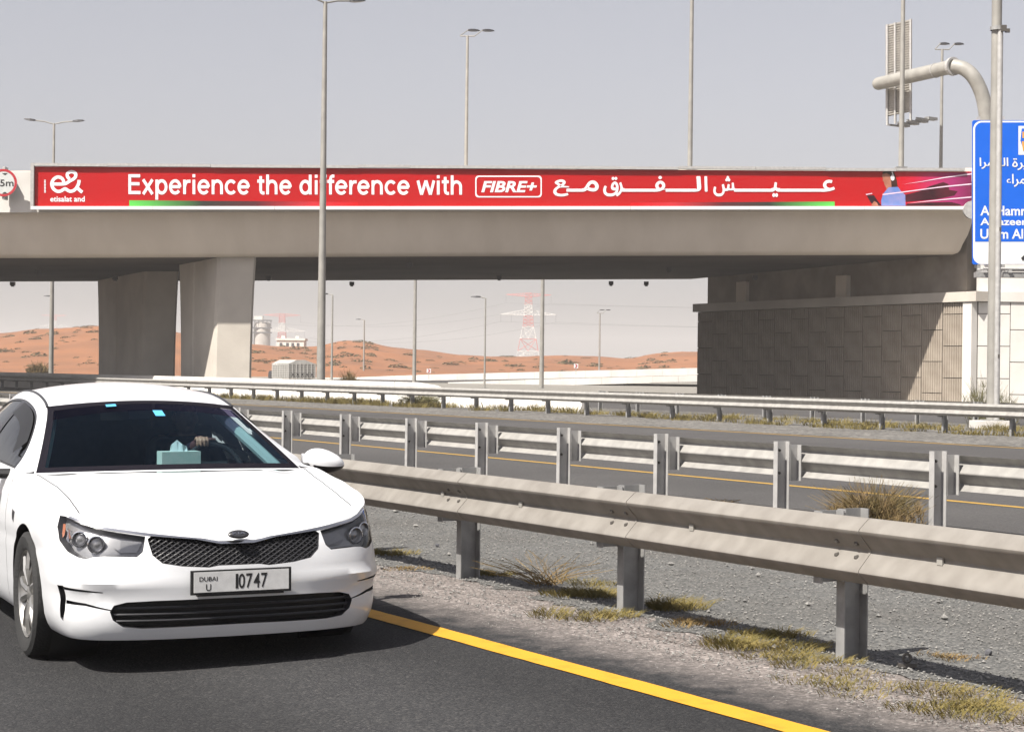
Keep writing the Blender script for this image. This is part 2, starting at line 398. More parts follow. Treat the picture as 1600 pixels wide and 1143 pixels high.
# ---------------------------------------------------------------- overpass
YB, WD = 86.0, 23.5
def up_skew(p, d): return Vector((p.x - .577 * d, p.y + d, p.z))
lin = lambda a, b: (lambda px: a + (b - a) * px / 1500.0)
TOP, SLAB, BOT = lin(267, 262.5), lin(333, 328.5), lin(402, 397)
def section(px):
    P = at(px, 400, YB); zt, zs, zb = at(px, TOP(px), YB).z, at(px, SLAB(px), YB).z, at(px, BOT(px), YB + 1.5).z
    x = P.x; W = WD
    half = [(.0, zs), (.38, zs), (.46, zs - .10), (.52, zs - .30), (.85, (zs + zb) / 2 - .1), (1.18, zb + .42), (1.30, zb + .2), (1.45, zb + .07), (1.75, zb)]
    pr = [(d, z) for d, z in half] + [(W - d, z) for d, z in reversed(half)]
    pr += [(W, zt), (W - .35, zt), (W - .42, zt - .9), (.42, zt - .9), (.35, zt), (0, zt)]
    return [Vector((x - .524 * d, YB + d, z - .016 * d)) for d, z in pr]
bridge = thing('overpass', 'pale concrete road overpass spanning the highway behind the red banner', 'bridge', at(600, 575, YB))
bridge.location.z = 0
pxs = [-800, -400, 0, 250, 500, 750, 1000, 1250, 1534]
rings = [section(p) for p in pxs]; k = len(rings[0]); mb = MB()
for r in rings: mb.v += [tuple(v) for v in r]
for i in range(len(rings) - 1):
    for j in range(k):
        a, b = i * k + j, i * k + (j + 1) % k; mb.f.append((a, b, b + k, a + k))
mb.f.append(tuple(range(k))); mb.f.append(tuple((len(rings) - 1) * k + j for j in reversed(range(k))))
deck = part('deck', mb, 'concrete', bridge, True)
deck.data.materials.append(M['concrete_soffit_shade'])
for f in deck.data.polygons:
    if f.normal.z < -.9 and 1.6 < f.center.y < WD - 1.6: f.material_index = 1  # down-facing faces take the shade-darkened concrete
# kerb lip under the parapet and the pale outer parapet face
for a, b in zip(pxs, pxs[1:]):
    z0, z1 = at(a, SLAB(a), YB).z, at(b, SLAB(b), YB).z; t0, t1 = at(a, TOP(a), YB).z, at(b, TOP(b), YB).z
    xa, xb = at(a, 300, YB).x, at(b, 300, YB).x - .012
    mb = MB().hexa([(xa, YB - .06, z0 + .03), (xb, YB - .06, z1 + .03), (xb, YB - .004, z1 + .03), (xa, YB - .004, z0 + .03),
                    (xa, YB - .06, t0 - .05), (xb, YB - .06, t1 - .05), (xb, YB - .004, t1 - .05), (xa, YB - .004, t0 - .05)])
    part('parapet_panel', mb, 'concrete_white', bridge)
# small drain outlets and lamps hung under the soffit
for i, (px, d) in enumerate([(20, 20.3), (180, 15), (305, 9), (550, 20.3), (780, 15), (640, 5), (1010, 20.3), (955, 20.0), (60, 10), (1045, 9), (420, 15), (1180, 15)]):
    zb = at(px, BOT(px), YB + 1.5).z; Pq = at(px, 420, YB + d)
    mb = MB().box((Pq.x, Pq.y, zb - .12 - .016 * d), (.26, .26, .2)); mb.box((Pq.x, Pq.y, zb - .25 - .016 * d), (.16, .16, .08))
    part('soffit_lamp', mb, 'lamp_dark', bridge)
# wall piers
def pier(d0, L, m='concrete_pale'):
    P0 = at(364, 560, YB + d0 if d0 < 5 else YB + d0)
    base = at(364, 560, YB + 2.3); u = Vector((-.464, .886, 0)); n = Vector((1, 0, 0))
    c = base + u * ((d0 - 2.3) / .866 + L / 2); c.z = 0
    zb = at(364, BOT(364), YB + 1.5).z; mb = MB(); R_ = 9; g = .06
    for i in range(R_ + 1):
        w = i / R_; z = -.3 + (zb + .32) * w; f = .50 * w ** 2.2
        a, h = L / 2 + f, .92
        pl = [(-a, -h + .14), (-a + .14, -h), (-.7, -h), (-.6, -h + g), (.6, -h + g), (.7, -h), (a - .14, -h), (a, -h + .14),
              (a, h - .14), (a - .14, h), (.7, h), (.6, h - g), (-.6, h - g), (-.7, h), (-a + .14, h), (-a, h - .14)]
        for p, q in pl: mb.v.append(tuple(c + u * p + n * q + Vector((0, 0, z))))
    for i in range(R_):
        for j in range(16):
            q = (j + 1) % 16; mb.f.append((i * 16 + j, i * 16 + q, i * 16 + 16 + q, i * 16 + 16 + j))
    mb.f.append(tuple(R_ * 16 + j for j in range(16)))
    o = part('pier_column', mb, m, bridge)
    mb = MB()
    zj = zb - .62
    mb.box(c + Vector((0, 0, zj)), (L + .86, 1.852, .03), u, n)
    part('construction_joint', mb, 'joint_dark', o) if False else None
    return o
pier(2.3, 5.2); pier(12.7, 8.6)
# abutment: ribbed facing panels in staggered columns, coping, seat wall
C0 = at(1519, 560, YB); C0.z = 0; UW, NW = Vector((-.464, .886, 0)), Vector((.886, .464, 0)); LW = 23.2
abut = thing('abutment', 'abutment of the overpass faced with staggered ribbed concrete panels, partly in shade', 'abutment', C0)
WH = 4.78
part('core_wall', MB().box(C0 + UW * (LW / 2) + NW * .46 + Vector((0, 0, WH / 2 - .2)), (LW - .05, .6, WH + .38), UW, NW), 'joint_dark', abut)
PCACHE = {}
def panel_mesh(w, h, ribs, m):
    key = (round(w, 3), round(h, 3), ribs, m)
    if key not in PCACHE:
        pl = [(0, .14), (0, .02)]
        if ribs:
            nr = max(1, int(w / .16)); e = w / nr
            for i in range(nr): pl += [(i * e + .02, .0), (i * e + e * .55, .0), (i * e + e * .66, .065), (i * e + e * .96, .065)]
        pl += [(w, .02), (w, .14)]
        mb = MB().prism(pl, (0, 0, 0), (1, 0, 0), (0, 1, 0), (0, 0, 1), h); PCACHE[key] = mb.mesh('panel', m)
    return PCACHE[key]
def panels(root, O, ex, ez_in, length, height, ribs, m, w=1.5, h=1.5, gap=.036):
    """staggered columns of facing panels; ex along the wall, ez_in into the wall"""
    ang = math.atan2(ex.y, ex.x); ncol = int(math.ceil(length / w - .01))
    for i in range(ncol):
        x0 = i * w; x1 = min(length, x0 + w)
        if x1 - x0 < .25: continue
        z = -(h * .5 if i % 2 else 0.02) - .25
        while z < height - .02:
            a, b = max(z, -.25), min(z + h, height)
            if b - a > .12:
                o = link('panel', panel_mesh(x1 - x0 - gap, b - a - gap, ribs, m), root)
                p = O + ex * (x0 + gap / 2) + Vector((0, 0, a + gap / 2)) - Vector(root.location)
                p += ez_in * (hash2(i, z) * .012)
                o.location = p
                y_in = Vector((-math.sin(ang), math.cos(ang), 0)); o.rotation_euler = (0, 0, ang)
                if y_in.dot(ez_in) < 0: o.scale = (1, -1, 1)
            z += h
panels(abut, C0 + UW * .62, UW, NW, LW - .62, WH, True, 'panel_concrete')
part('corner_pier', MB().box(C0 + UW * .30 + NW * .10 + Vector((0, 0, WH / 2 - .15)), (.60, .34, WH + .3), UW, NW), 'concrete_white', abut)
part('coping', MB().box(C0 + UW * (LW / 2 - .1) + NW * .28 + Vector((0, 0, WH + .24)), (LW + .55, .86, .46), UW, NW), 'concrete_pale', abut)
zq = at(1500, 330, YB).z
part('seat_wall', MB().box(C0 + UW * (LW / 2 + .65) + NW * 1.25 + Vector((0, 0, (WH + .4 + zq) / 2)), (LW - 1.3, 1.0, zq - WH - .4), UW, NW), 'panel_concrete', abut)
part('bearing_block', MB().box(C0 + UW * 10.5 + NW * .62 + Vector((0, 0, WH + 1.05)), (.9, .26, 1.16), UW, NW), 'concrete', abut)
part('bearing_block', MB().box(C0 + UW * 19.5 + NW * .62 + Vector((0, 0, WH + 1.05)), (.9, .26, 1.16), UW, NW), 'concrete', abut)
# wing wall to the right of the corner, facing us
wing = thing('wing_wall', 'sunlit white retaining wall of plain panels right of the abutment corner', 'retaining wall', C0 + Vector((.9, 0, 0)))
W0 = C0 + Vector((.27, .06, 0))
part('core_wall', MB().box(W0 + Vector((10, .5, WH / 2 - .2)), (20, .6, WH + .38)), 'joint_dark', wing)
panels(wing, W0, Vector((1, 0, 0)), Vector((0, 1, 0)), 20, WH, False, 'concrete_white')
part('coping', MB().box(W0 + Vector((10.05, .36, WH + .24)), (19.9, .84, .46)), 'concrete_white', wing)
for i in range(7):
    part('upper_panel', MB().box(W0 + Vector((1.55 + i * 2.82, .75, WH + .47 + 1.65)), (2.79, .5, 3.3)), 'concrete_white', wing)
part('approach_fill', MB().box(W0 + Vector((11.5, 13.5, 4.1)), (17, 24.5, 8.1)), 'pale_ground', wing)

# median barrier protecting the piers
bar = thing('concrete_barrier', 'long white concrete barrier at the foot of the overpass piers', 'barrier', rd(33.5, 60, 0))
JB = [(-.30, 0), (-.30, .08), (-.17, .33), (-.10, .86), (.10, .86), (.17, .33), (.30, .08), (.30, 0)]
def barrier(root, s, t0, t1, seg, hfun, m='concrete_white'):
    t = t0
    while t < t1 - .1:
        mb = MB(); e = min(t + seg, t1) - .03; n = 3
        for i in range(n + 1):
            tt = t + (e - t) * i / n
            for d, z in JB: mb.v.append(tuple(rd(s + d, tt, (z * hfun(tt) / .86))))
        for i in range(n):
            for j in range(7): a = i * 8 + j; mb.f.append((a, a + 1, a + 9, a + 8))
        mb.f.append(tuple(range(8))); mb.f.append(tuple(n * 8 + j for j in range(8)))
        part('barrier_segment', mb, m, root); t += seg
tb0, tb1, tb2 = t_at_px(915, 625, 33.5), t_at_px(667, 605, 33.5), t_at_px(14, 595, 33.5)
barrier(bar, 33.5, tb0, tb2 + 6, 4.0, lambda t: .50 if t < tb1 - 2 else (.86 if t > tb1 else .5 + .36 * (t - tb1 + 2) / 2))

# ---------------------------------------------------------------- red advertising banner on the parapet
YA = 85.62
mat('banner_red', (.47, .001, .004), .7, var=.06, scale=.3, spec=.12)
mat('banner_white', (.86, .83, .86), .5)
bb = thing('banner', 'long red advertising banner with white lettering fixed along the overpass parapet', 'banner', at(785, 328, YA))
def bq(u, v, d=0.0):
    """banner surface: u = photo column, v = 0 bottom .. 1 top"""
    yt, yb = 260 + (u - 54) / 1464 * 8.0, 322.5
    p = at(u, yb + (yt - yb) * v, YA); p.y -= d; return p
mb = MB()
N = 24
for d in (0, .10):
    for i in range(N + 1):
        u = 54 + (1518 - 54) * i / N
        for v in (0, 1): mb.v.append(tuple(bq(u, v) + Vector((0, d, 0))))
for i in range(N):
    a = 2 * i; mb.f.append((a, a + 2, a + 3, a + 1)); b = a + 2 * (N + 1); mb.f.append((b, b + 1, b + 3, b + 2))
    mb.f.append((a, a + 2, b + 2, b)); mb.f.append((a + 1, a + 3, b + 3, b + 1))
mb.f += [(0, 1, 2 * N + 3, 2 * N + 2), (2 * N, 2 * N + 1, 4 * N + 3, 4 * N + 2)]
part('panel', mb, 'banner_red', bb)
def bar_between(A, B, h, d, dz=0):
    ex = (B - A); L = ex.length; ex.normalize(); ez = Vector((0, 0, 1)); ez = (ez - ex * ez.dot(ex)).normalized(); ey = ez.cross(ex)
    return MB().box((A + B) / 2 + ez * dz, (L, d, h), ex, ey, ez)
# the top edge is made of lapped lengths, some a little higher than others
us = [50, 92, 168, 209, 330, 470, 560, 640, 700, 790, 900, 962, 1060, 1180, 1290, 1400, 1507]
for i in range(len(us) - 1):
    A, B = bq(us[i], 1) + Vector((0, -.05, 0)), bq(us[i + 1], 1) + Vector((0, -.05, 0))
    j = (hash2(i, 3) - .5) * .05
    part('frame_top', bar_between(A, B - (B - A) * .004, .13, .20, .075 + j), 'galvanised', bb)
us = [50, 240, 430, 610, 800, 985, 1170, 1350, 1512]
for i in range(len(us) - 1):
    A, B = bq(us[i], 0) + Vector((0, -.06, 0)), bq(us[i + 1], 0) + Vector((0, -.06, 0))
    part('frame_bottom', bar_between(A, B - (B - A) * .003, .15, .22, -.078), 'reflector_white', bb)
A, B = at(52, 255, YA), at(52, 328, YA)
part('frame_side', MB().box((A + B) / 2 + Vector((-.02, -.05, 0)), (.15, .22, (A - B).length)), 'galvanised', bb)
part('end_cap', MB().lathe([(0, -.12), (.42, -.12), (.42, .10), (0, .10)], at(1519, 328, YA - .25), (0, 1, 0), 20), 'galvanised', bb, True)
E1 = lambda x, y: bq(x, y, .012)
def arc_pts(cx, cy, rx, ry, a0, a1, n=18): return [(cx + rx * math.cos(R(a0 + (a1 - a0) * i / n)), cy + ry * math.sin(R(a0 + (a1 - a0) * i / n))) for i in range(n + 1)]
SW = .116
GL = {'E': (.60, [[(.10, 0), (.10, .72)], [(.10, SW / 2), (.55, SW / 2)], [(.10, .375), (.51, .375)], [(.10, .72 - SW / 2), (.54, .72 - SW / 2)]]),
      'x': (.52, [[(.06, 0), (.45, .53)], [(.45, 0), (.06, .53)]]), 'p': (.60, [[(.11, -.2), (.11, .53)], arc_pts(.315, .265, .185, .222, 0, 360, 30)]),
      'd': (.60, [[(.48, 0), (.48, .73)], arc_pts(.275, .265, .185, .222, 0, 360, 30)]), 'e': (.56, [[(.08, .272), (.49, .272)], arc_pts(.28, .265, .200, .222, 0, 322, 30)]),
      'r': (.37, [[(.11, 0), (.11, .53)], [(.12, .28), (.15, .40), (.23, .468), (.36, .472)]]), 'i': (.26, [[(.13, 0), (.13, .53)], [(.13, .615), (.13, .73)]]),
      'n': (.58, [[(.11, 0), (.11, .53)], arc_pts(.29, .30, .175, .185, 180, 0) + [(.465, 0)]]), 'h': (.58, [[(.11, 0), (.11, .73)], arc_pts(.29, .30, .175, .185, 180, 0) + [(.465, 0)]]),
      'c': (.53, [arc_pts(.28, .265, .200, .222, 40, 320, 26)]), 't': (.34, [[(.16, .67), (.16, .16), (.185, .075), (.24, .048), (.32, .05)], [(.02, .485), (.31, .485)]]),
      'f': (.32, [[(.145, 0), (.145, .56), (.17, .65), (.22, .682), (.31, .68)], [(.02, .485), (.30, .485)]]),
      'w': (.77, [[(.05, .53), (.20, .0)], [(.20, 0), (.385, .53)], [(.385, .53), (.57, 0)], [(.57, 0), (.72, .53)]]), ' ': (.27, [])}
line = 'Experience the difference with'; tot = sum(GL[c_][0] for c_ in line); sc_ = (724 - 199) / tot; pen = 0.0
for c_ in line:
    mb = MB()
    for q_, pts in enumerate(GL[c_][1]):
        k = len(mb.v); n = len(pts); P_ = [Vector((x, y, 0)) for x, y in pts]
        for i, p in enumerate(P_):
            d = (P_[min(i + 1, n - 1)] - P_[max(i - 1, 0)]).normalized()
            if n > 20 and (P_[0] - P_[-1]).length < .01 and i in (0, n - 1): d = (P_[1] - P_[-2]).normalized()
            nn = Vector((-d.y, d.x, 0)) * SW / 2
            for sgn in (1, -1): w_ = p + nn * sgn; mb.v.append(tuple(bq(199 + (pen + w_.x) * sc_, .31 + w_.y * .70, .012 + .003 * q_)))
        for i in range(n - 1): a = k + 2 * i; mb.f.append((a, a + 1, a + 3, a + 2))
    if mb.v: part('letter', mb, 'banner_white', bb)
    pen += GL[c_][0]
# e& mark drawn as stroked curves
def stroke(mb, pts, w, fn, lift=0.0):
    P = catmull([(x, y, 0) for x, y in pts], 8)
    L_, R_ = [], []
    for i, p in enumerate(P):
        d = (P[min(i + 1, len(P) - 1)] - P[max(i - 1, 0)]).normalized(); nn = Vector((-d.y, d.x, 0)) * w / 2
        L_.append(fn(p.x + nn.x, p.y + nn.y)); R_.append(fn(p.x - nn.x, p.y - nn.y))
    k = len(mb.v); n = len(P)
    for a, b in zip(L_, R_): mb.v += [tuple(a + Vector((0, -lift, 0))), tuple(b + Vector((0, -lift, 0)))]
    for i in range(n - 1): a = k + 2 * i; mb.f.append((a, a + 1, a + 3, a + 2))
def pxs_fn(d):   # pixel-space drawing on the banner plane
    return lambda x, y: at(x, y, YA) + Vector((0, -d, 0))
zx = lambda x, y: (60 + x / 15.24, 255 + y / 15.24)      # from the enlarged view of the mark
mb = MB()
stroke(mb, [zx(*p) for p in [(350, 497), (560, 497), (660, 480), (740, 430), (830, 380), (885, 320), (880, 240), (790, 205), (700, 240), (690, 310), (740, 380)]], 5.0, pxs_fn(.012))
stroke(mb, [zx(*p) for p in [(605, 480), (590, 400), (540, 350), (460, 330), (380, 370), (325, 450), (325, 540), (370, 620), (450, 670), (530, 665), (590, 630), (640, 610), (690, 640), (760, 670), (850, 645), (920, 570), (960, 480), (970, 400)]], 5.0, pxs_fn(.014))
stroke(mb, [zx(*p) for p in [(900, 560), (960, 620), (1010, 665), (1050, 692)]], 5.0, pxs_fn(.016))
part('logo_mark', mb, 'banner_white', bb)
text_obj('lettering', 'etisalat and', 'banner_white', bb, lambda x, y: at(x, y, YA) + Vector((0, -.012, 0)), (78.5, 132.5, 315.2, 306.5), bold=.02)
mb = MB()
for i in range(9):
    mb.add([at(x, y, YA - .012) for x, y in [(69, 281 + i * 2.3), (71.5, 281 + i * 2.3), (71.5, 282.6 + i * 2.3), (69, 282.6 + i * 2.3)]], [(0, 1, 2, 3)])
part('small_print', mb, 'banner_white', bb)
# rounded frame round the middle word
fx0, fx1, fy0, fy1, r_ = 742.5, 846.5, 274.5, 308.5, 5
loop = []
for cx_, cy_, a0 in [(fx1 - r_, fy0 + r_, -90), (fx1 - r_, fy1 - r_, 0), (fx0 + r_, fy1 - r_, 90), (fx0 + r_, fy0 + r_, 180)]:
    for q in range(5): a = R(a0 + q * 22.5); loop.append((cx_ + r_ * math.cos(a), cy_ + r_ * math.sin(a)))
mb = MB(); n = len(loop); cxm, cym = (fx0 + fx1) / 2, (fy0 + fy1) / 2
for x, y in loop:
    mb.v.append(tuple(at(x, y, YA - .012))); sx, sy = (x - cxm), (y - cym)
    mb.v.append(tuple(at(x - math.copysign(2.0, sx), y - math.copysign(2.0, sy), YA - .012)))
for i in range(n): j = (i + 1) % n; mb.f.append((2 * i, 2 * j, 2 * j + 1, 2 * i + 1))
part('word_frame', mb, 'banner_white', bb)
text_obj('lettering', 'FIBRE+', 'banner_white', bb, lambda x, y: at(x, y, YA) + Vector((0, -.012, 0)), (752, 839, 300.5, 283), bold=.03, shear=.22)
# arabic line, letter by letter from the left, joined by long connecting bars
mb = MB()
def glyph(ch, x0, x1, y0, y1):
    for q_, (ox, oy) in enumerate(((0, 0), (.55, 0), (-.55, 0), (0, .5), (0, -.5))): glyph1(ch, x0 + ox, x1 + ox, y0 + oy, y1 + oy, .012 + .002 * q_)
def glyph1(ch, x0, x1, y0, y1, lift=.012, bold=.006):
    vs, fs, (a, b, c, d) = text_poly(ch, bold, False)
    mb.add([at(x0 + (v[0] - a) / (b - a) * (x1 - x0), y0 + (v[1] - c) / (d - c) * (y1 - y0), YA) + Vector((0, -lift, 0)) for v in vs], fs)
glyph('\uFECA', 865, 889, 306.5, 281); glyph('\uFEE3', 909, 935, 299, 282.5)
glyph('\uFED5', 943, 966, 306.5, 277); glyph('\uFEAE', 963, 976, 306.5, 285)
glyph('\uFED4', 1021, 1044, 299.2, 275.5); glyph('\uFEDF', 1083, 1095, 299.2, 276); glyph('\uFE8D', 1101, 1105, 299, 276)
glyph('\uFEB6', 1115, 1151, 306.5, 275.5); glyph('\uFEF4', 1205, 1219, 307.5, 285); glyph('\uFECB', 1283, 1304, 299.4, 281.5)
for x0, x1 in [(885, 912), (972, 1024), (1040, 1087), (1147, 1208), (1215, 1287)]:
    mb.add([at(x, y, YA) + Vector((0, -.024, 0)) for x, y in [(x0, 299.6), (x1, 299.6), (x1, 295.0), (x0, 295.0)]], [(0, 1, 2, 3)])
part('lettering', mb, 'banner_white', bb)
# fading stripes under the words
def ramp_mat(name, stops, axis=0, rough=.5):
    m = bpy.data.materials.new(name); m.use_nodes = True; nt, b = nodes_of(m); b.inputs['Roughness'].default_value = .75; b.inputs['Specular IOR Level'].default_value = .1
    tc = nt.nodes.new('ShaderNodeTexCoord'); sp = nt.nodes.new('ShaderNodeSeparateXYZ'); cr = nt.nodes.new('ShaderNodeValToRGB')
    nt.links.new(tc.outputs['Generated'], sp.inputs[0]); nt.links.new(sp.outputs[axis], cr.inputs[0]); nt.links.new(cr.outputs[0], b.inputs['Base Color'])
    e = cr.color_ramp.elements
    for i, (p, c) in enumerate(stops):
        el = e[i] if i < 2 else e.new(p)
        el.position = p; el.color = (*c, 1)
    MATS[name] = m
ramp_mat('stripe_left', [(0, (.10, .50, .08)), (1, (.47, .001, .004)), (.18, (.06, .20, .05)), (.32, (.025, .03, .025)), (.55, (.07, .015, .02)), (.8, (.45, .02, .03))])
ramp_mat('stripe_right', [(0, (.47, .001, .004)), (1, (.10, .50, .08)), (.2, (.45, .02, .03)), (.45, (.07, .015, .02)), (.68, (.025, .03, .025)), (.82, (.06, .20, .05))])
def flat(name, pts, m, d=.012):
    return part(name, MB().add([at(x, y, YA) + Vector((0, -d, 0)) for x, y in pts], [tuple(range(len(pts)))]), m, bb)
flat('stripe', [(202, 322), (560, 322), (560, 315.5), (202, 313)], 'stripe_left', .010)
flat('stripe', [(985, 322), (1304, 322), (1304, 315), (985, 316.5)], 'stripe_right', .010)
# photo print at the right end: woman with a tablet, light trails
ramp_mat('print_pink', [(0, (.47, .001, .004)), (1, (.16, .012, .06)), (.25, (.50, .006, .03)), (.5, (.42, .02, .10)), (.75, (.30, .02, .12))])
mat('print_dark', (.022, .004, .008), .8, col2=(.09, .008, .02), scale=.8, spec=.08)
mat('print_streak', (.85, .62, .75), .5); mat('print_hair', (.018, .007, .006), .8, col2=(.07, .022, .012), scale=4, spec=.08)
mat('print_skin', (.36, .13, .08), .8, col2=(.48, .21, .14), scale=3, spec=.08); mat('print_blouse', (.13, .23, .55), .8, col2=(.26, .27, .54), scale=2.2, spec=.08)
mat('print_tablet', (.03, .008, .014), .8, spec=.08)
zp = lambda pts: [(1340 + x / 8.889, 255 + y / 8.889) for x, y in pts]
flat('print_backdrop', zp([(500, 130), (1580, 132), (1580, 592), (600, 592), (560, 330)]), 'print_pink', .008)
flat('print_shadow', zp([(650, 440), (860, 390), (1000, 320), (1190, 262), (1260, 290), (1270, 370), (1390, 390), (1340, 450), (1100, 500), (670, 540)]), 'print_dark', .011)
flat('print_shadow', zp([(660, 592), (690, 560), (1000, 545), (1300, 540), (1420, 570), (1440, 592)]), 'print_dark', .011)
flat('print_hair', zp([(338, 135), (372, 114), (500, 114), (528, 180), (545, 250), (555, 320), (500, 345), (452, 330), (430, 250), (415, 180), (350, 152)]), 'print_hair', .013)
flat('print_face', zp([(346, 150), (400, 138), (448, 165), (462, 240), (470, 320), (470, 350), (405, 382), (392, 335), (372, 300), (366, 270), (348, 240), (352, 212), (338, 182)]), 'print_skin', .016)
flat('print_blouse', zp([(330, 592), (325, 520), (350, 430), (400, 370), (430, 335), (560, 330), (595, 380), (660, 440), (665, 592)]), 'print_blouse', .018)
flat('print_headphone', zp([(455, 190), (470, 165), (500, 165), (512, 200), (505, 235), (480, 245), (460, 225)]), 'banner_white', .020)
flat('print_headphone', zp([(470, 118), (485, 118), (498, 168), (484, 168)]), 'banner_white', .020)
flat('print_tablet', zp([(125, 450), (225, 445), (290, 540), (330, 585), (230, 592), (180, 545)]), 'print_tablet', .016)
flat('print_tablet', zp([(110, 430), (200, 415), (205, 424), (118, 443)]), 'print_streak', .016)
flat('print_hand', zp([(190, 575), (230, 525), (265, 545), (290, 592), (200, 592)]), 'print_skin', .020)
for pts in ([(620, 294), (900, 250), (1200, 193), (1580, 140), (1580, 158), (1200, 208), (900, 258)],
            [(345, 428), (620, 395), (1000, 345), (1200, 318), (1580, 280), (1580, 298), (1200, 334), (1000, 358), (620, 410), (345, 444)],
            [(680, 560), (1000, 520), (1300, 488), (1580, 462), (1580, 480), (1300, 502), (1000, 530)]):
    flat('print_light_trail', zp(pts), 'print_streak', .022)

# ---------------------------------------------------------------- round height limit sign on the parapet
mat('sign_red', (.45, .02, .03), .45); mat('sign_white', (.62, .64, .62), .45, var=.1, scale=3); mat('sign_black', (.02, .02, .02), .5)
mat('sign_blue', (.004, .125, .68), .6, var=.06, scale=1.5, spec=.15); mat('sign_face_white', (.82, .82, .82), .45, var=.05, scale=2)
YS = 85.2; cs = at(5, 285.5, YS)
hsn = thing('height_limit_sign', 'round height limit sign with red ring at the left end of the parapet', 'sign', cs)
rr = 21.5 * YS / F_PX
part('disc', MB().lathe([(0, .03), (rr, .03), (rr, 0), (0, 0)], cs, (0, 1, 0), 40), 'sign_white', hsn)
part('ring', MB().lathe([(rr * .82, -.006), (rr, -.006), (rr, .0), (rr * .82, .0)], cs, (0, 1, 0), 48), 'sign_red', hsn)
sfn = lambda x, y: at(x, y, YS - .012)
text_obj('lettering', '5.5m', 'sign_black', hsn, sfn, (-13, 21, 291, 280.5), bold=.01)
part('arrow', MB().add([sfn(3, 270.5), sfn(12, 270.5), sfn(7.5, 273.5)], [(0, 1, 2)]), 'sign_black', hsn)
part('arrow', MB().add([sfn(3, 302.5), sfn(12, 302.5), sfn(7.5, 299.5)], [(0, 2, 1)]), 'sign_black', hsn)
part('bracket', MB().box(cs + Vector((0, .33, 0)), (.12, .56, 1.5)), 'galvanised', hsn)

# ---------------------------------------------------------------- blue direction sign at the right edge
YG = 60.0
bs = thing('direction_sign', 'large blue direction sign with white lettering at the right edge', 'sign', at(1900, 640, YG + .5))
bs.location.z = 0
def gq(x, y, d=0.0): return at(x, y, YG) + Vector((0, -d, 0))
def rounded(x0, x1, y0, y1, r, seg=6):
    o = []
    for cx_, cy_, a0 in [(x1 - r, y0 + r, -90), (x1 - r, y1 - r, 0), (x0 + r, y1 - r, 90), (x0 + r, y0 + r, 180)]:
        for q in range(seg + 1): a = R(a0 + q * 90 / seg); o.append((cx_ + r * math.cos(a), cy_ + r * math.sin(a)))
    return o
def plate(name, pts, m, d, th=None):
    n = len(pts); mb = MB(); mb.v += [tuple(gq(x, y, d)) for x, y in pts]
    if th:
        mb.v += [tuple(gq(x, y, d) + Vector((0, th, 0))) for x, y in pts]
        mb.f = [tuple(range(n)), tuple(n + i for i in reversed(range(n)))] + [(i, (i + 1) % n, n + (i + 1) % n, n + i) for i in range(n)]
    else: mb.f = [tuple(range(n))]
    return part(name, mb, m, bs)
plate('back_panel', rounded(1519.5, 1822, 188, 413, 3), 'sign_blue', 0, .06)
plate('border', rounded(1520.3, 1821, 189, 412.5, 13), 'sign_face_white', .006)
plate('blue_field', [p for p in rounded(1523.3, 1818, 191.5, 420, 11)[14 + 7:] + rounded(1523.3, 1818, 191.5, 420, 11)[:7]] + [(1818, 377.5), (1523.3, 377.5)], 'sign_blue', .012)
S1 = lambda x, y: gq(x, y, .018)
def ar_sign(word, x0, x1, y0, y1): return text_obj('lettering', word, 'sign_face_white', bs, S1, (x0, x1, y0, y1), bold=.006, latin=False, fat=.4)
# right-to-left words written with their joined letter forms
ar_sign('\uFE8D\uFEAE\uFEE4\uFEA4\uFEDF\uFE8D', 1530.5, 1575, 264, 246.5)
ar_sign('\uFE93\uFEAE\uFEF3\uFEB0\uFEA0\uFEDF\uFE8D', 1581.5, 1640, 266, 246.5)
ar_sign('\uFE80\uFE8D\uFEAE\uFEE4\uFEA4\uFEDF\uFE8D', 1572, 1625, 292, 272)
text_obj('lettering', 'Al Hamra', 'sign_face_white', bs, S1, (1531.5, 1611, 337, 321.5), bold=.02)
text_obj('lettering', 'Al Jazeera', 'sign_face_white', bs, S1, (1531.5, 1612, 355.5, 340.5), bold=.02)
text_obj('lettering', 'Umm Al Quwain', 'sign_face_white', bs, S1, (1531.5, 1668, 376, 357.5), bold=.02)
plate('route_badge', [(1591, 197), (1640, 197), (1640, 242), (1591, 242)], 'sign_face_white', .018)
mat('sign_amber', (.75, .35, .04), .5)
plate('route_badge_shield', [(1596, 201), (1635, 201), (1638, 220), (1630, 238), (1600, 238), (1594, 220)], 'sign_blue', .024)
plate('route_badge_figure', [(1597, 206), (1604, 206), (1604, 216), (1597, 216)], 'sign_amber', .030)
plate('route_badge_figure', [(1596, 221), (1605, 221), (1605, 236), (1598, 236)], 'sign_amber', .030)
plate('arrow', [(1595, 403), (1607, 392), (1610, 395), (1598, 408)], 'sign_black', .014)
for x in (1529, 1567, 1610, 1660, 1720, 1780):
    part('support_rib', MB().box((gq(x, 300) + Vector((0, .13, 0))), (.09, .13, 4.9)), 'galvanised', bs)
    b0 = gq(x, 426)
    part('catwalk_bracket', MB().box(b0 + Vector((0, -.35, .0)), (.10, 1.1, .09)), 'galvanised', bs)
    part('catwalk_post', MB().box(gq(x, 419.5) + Vector((0, .0, 0)), (.10, .10, .28)), 'galvanised_post', bs)
A, B = gq(1526, 423, .45), gq(1800, 426, .45)
for dd in (0, -.38, .38): part('catwalk_rail', MB().tube([A + Vector((0, dd, .03)), B + Vector((0, dd, .03))], .045, 6), 'galvanised', bs)
for x in (1534, 1576, 1640, 1700): part('sign_lamp', MB().box(gq(x, 431, .62), (.75, .34, .17)), 'galvanised_post', bs)
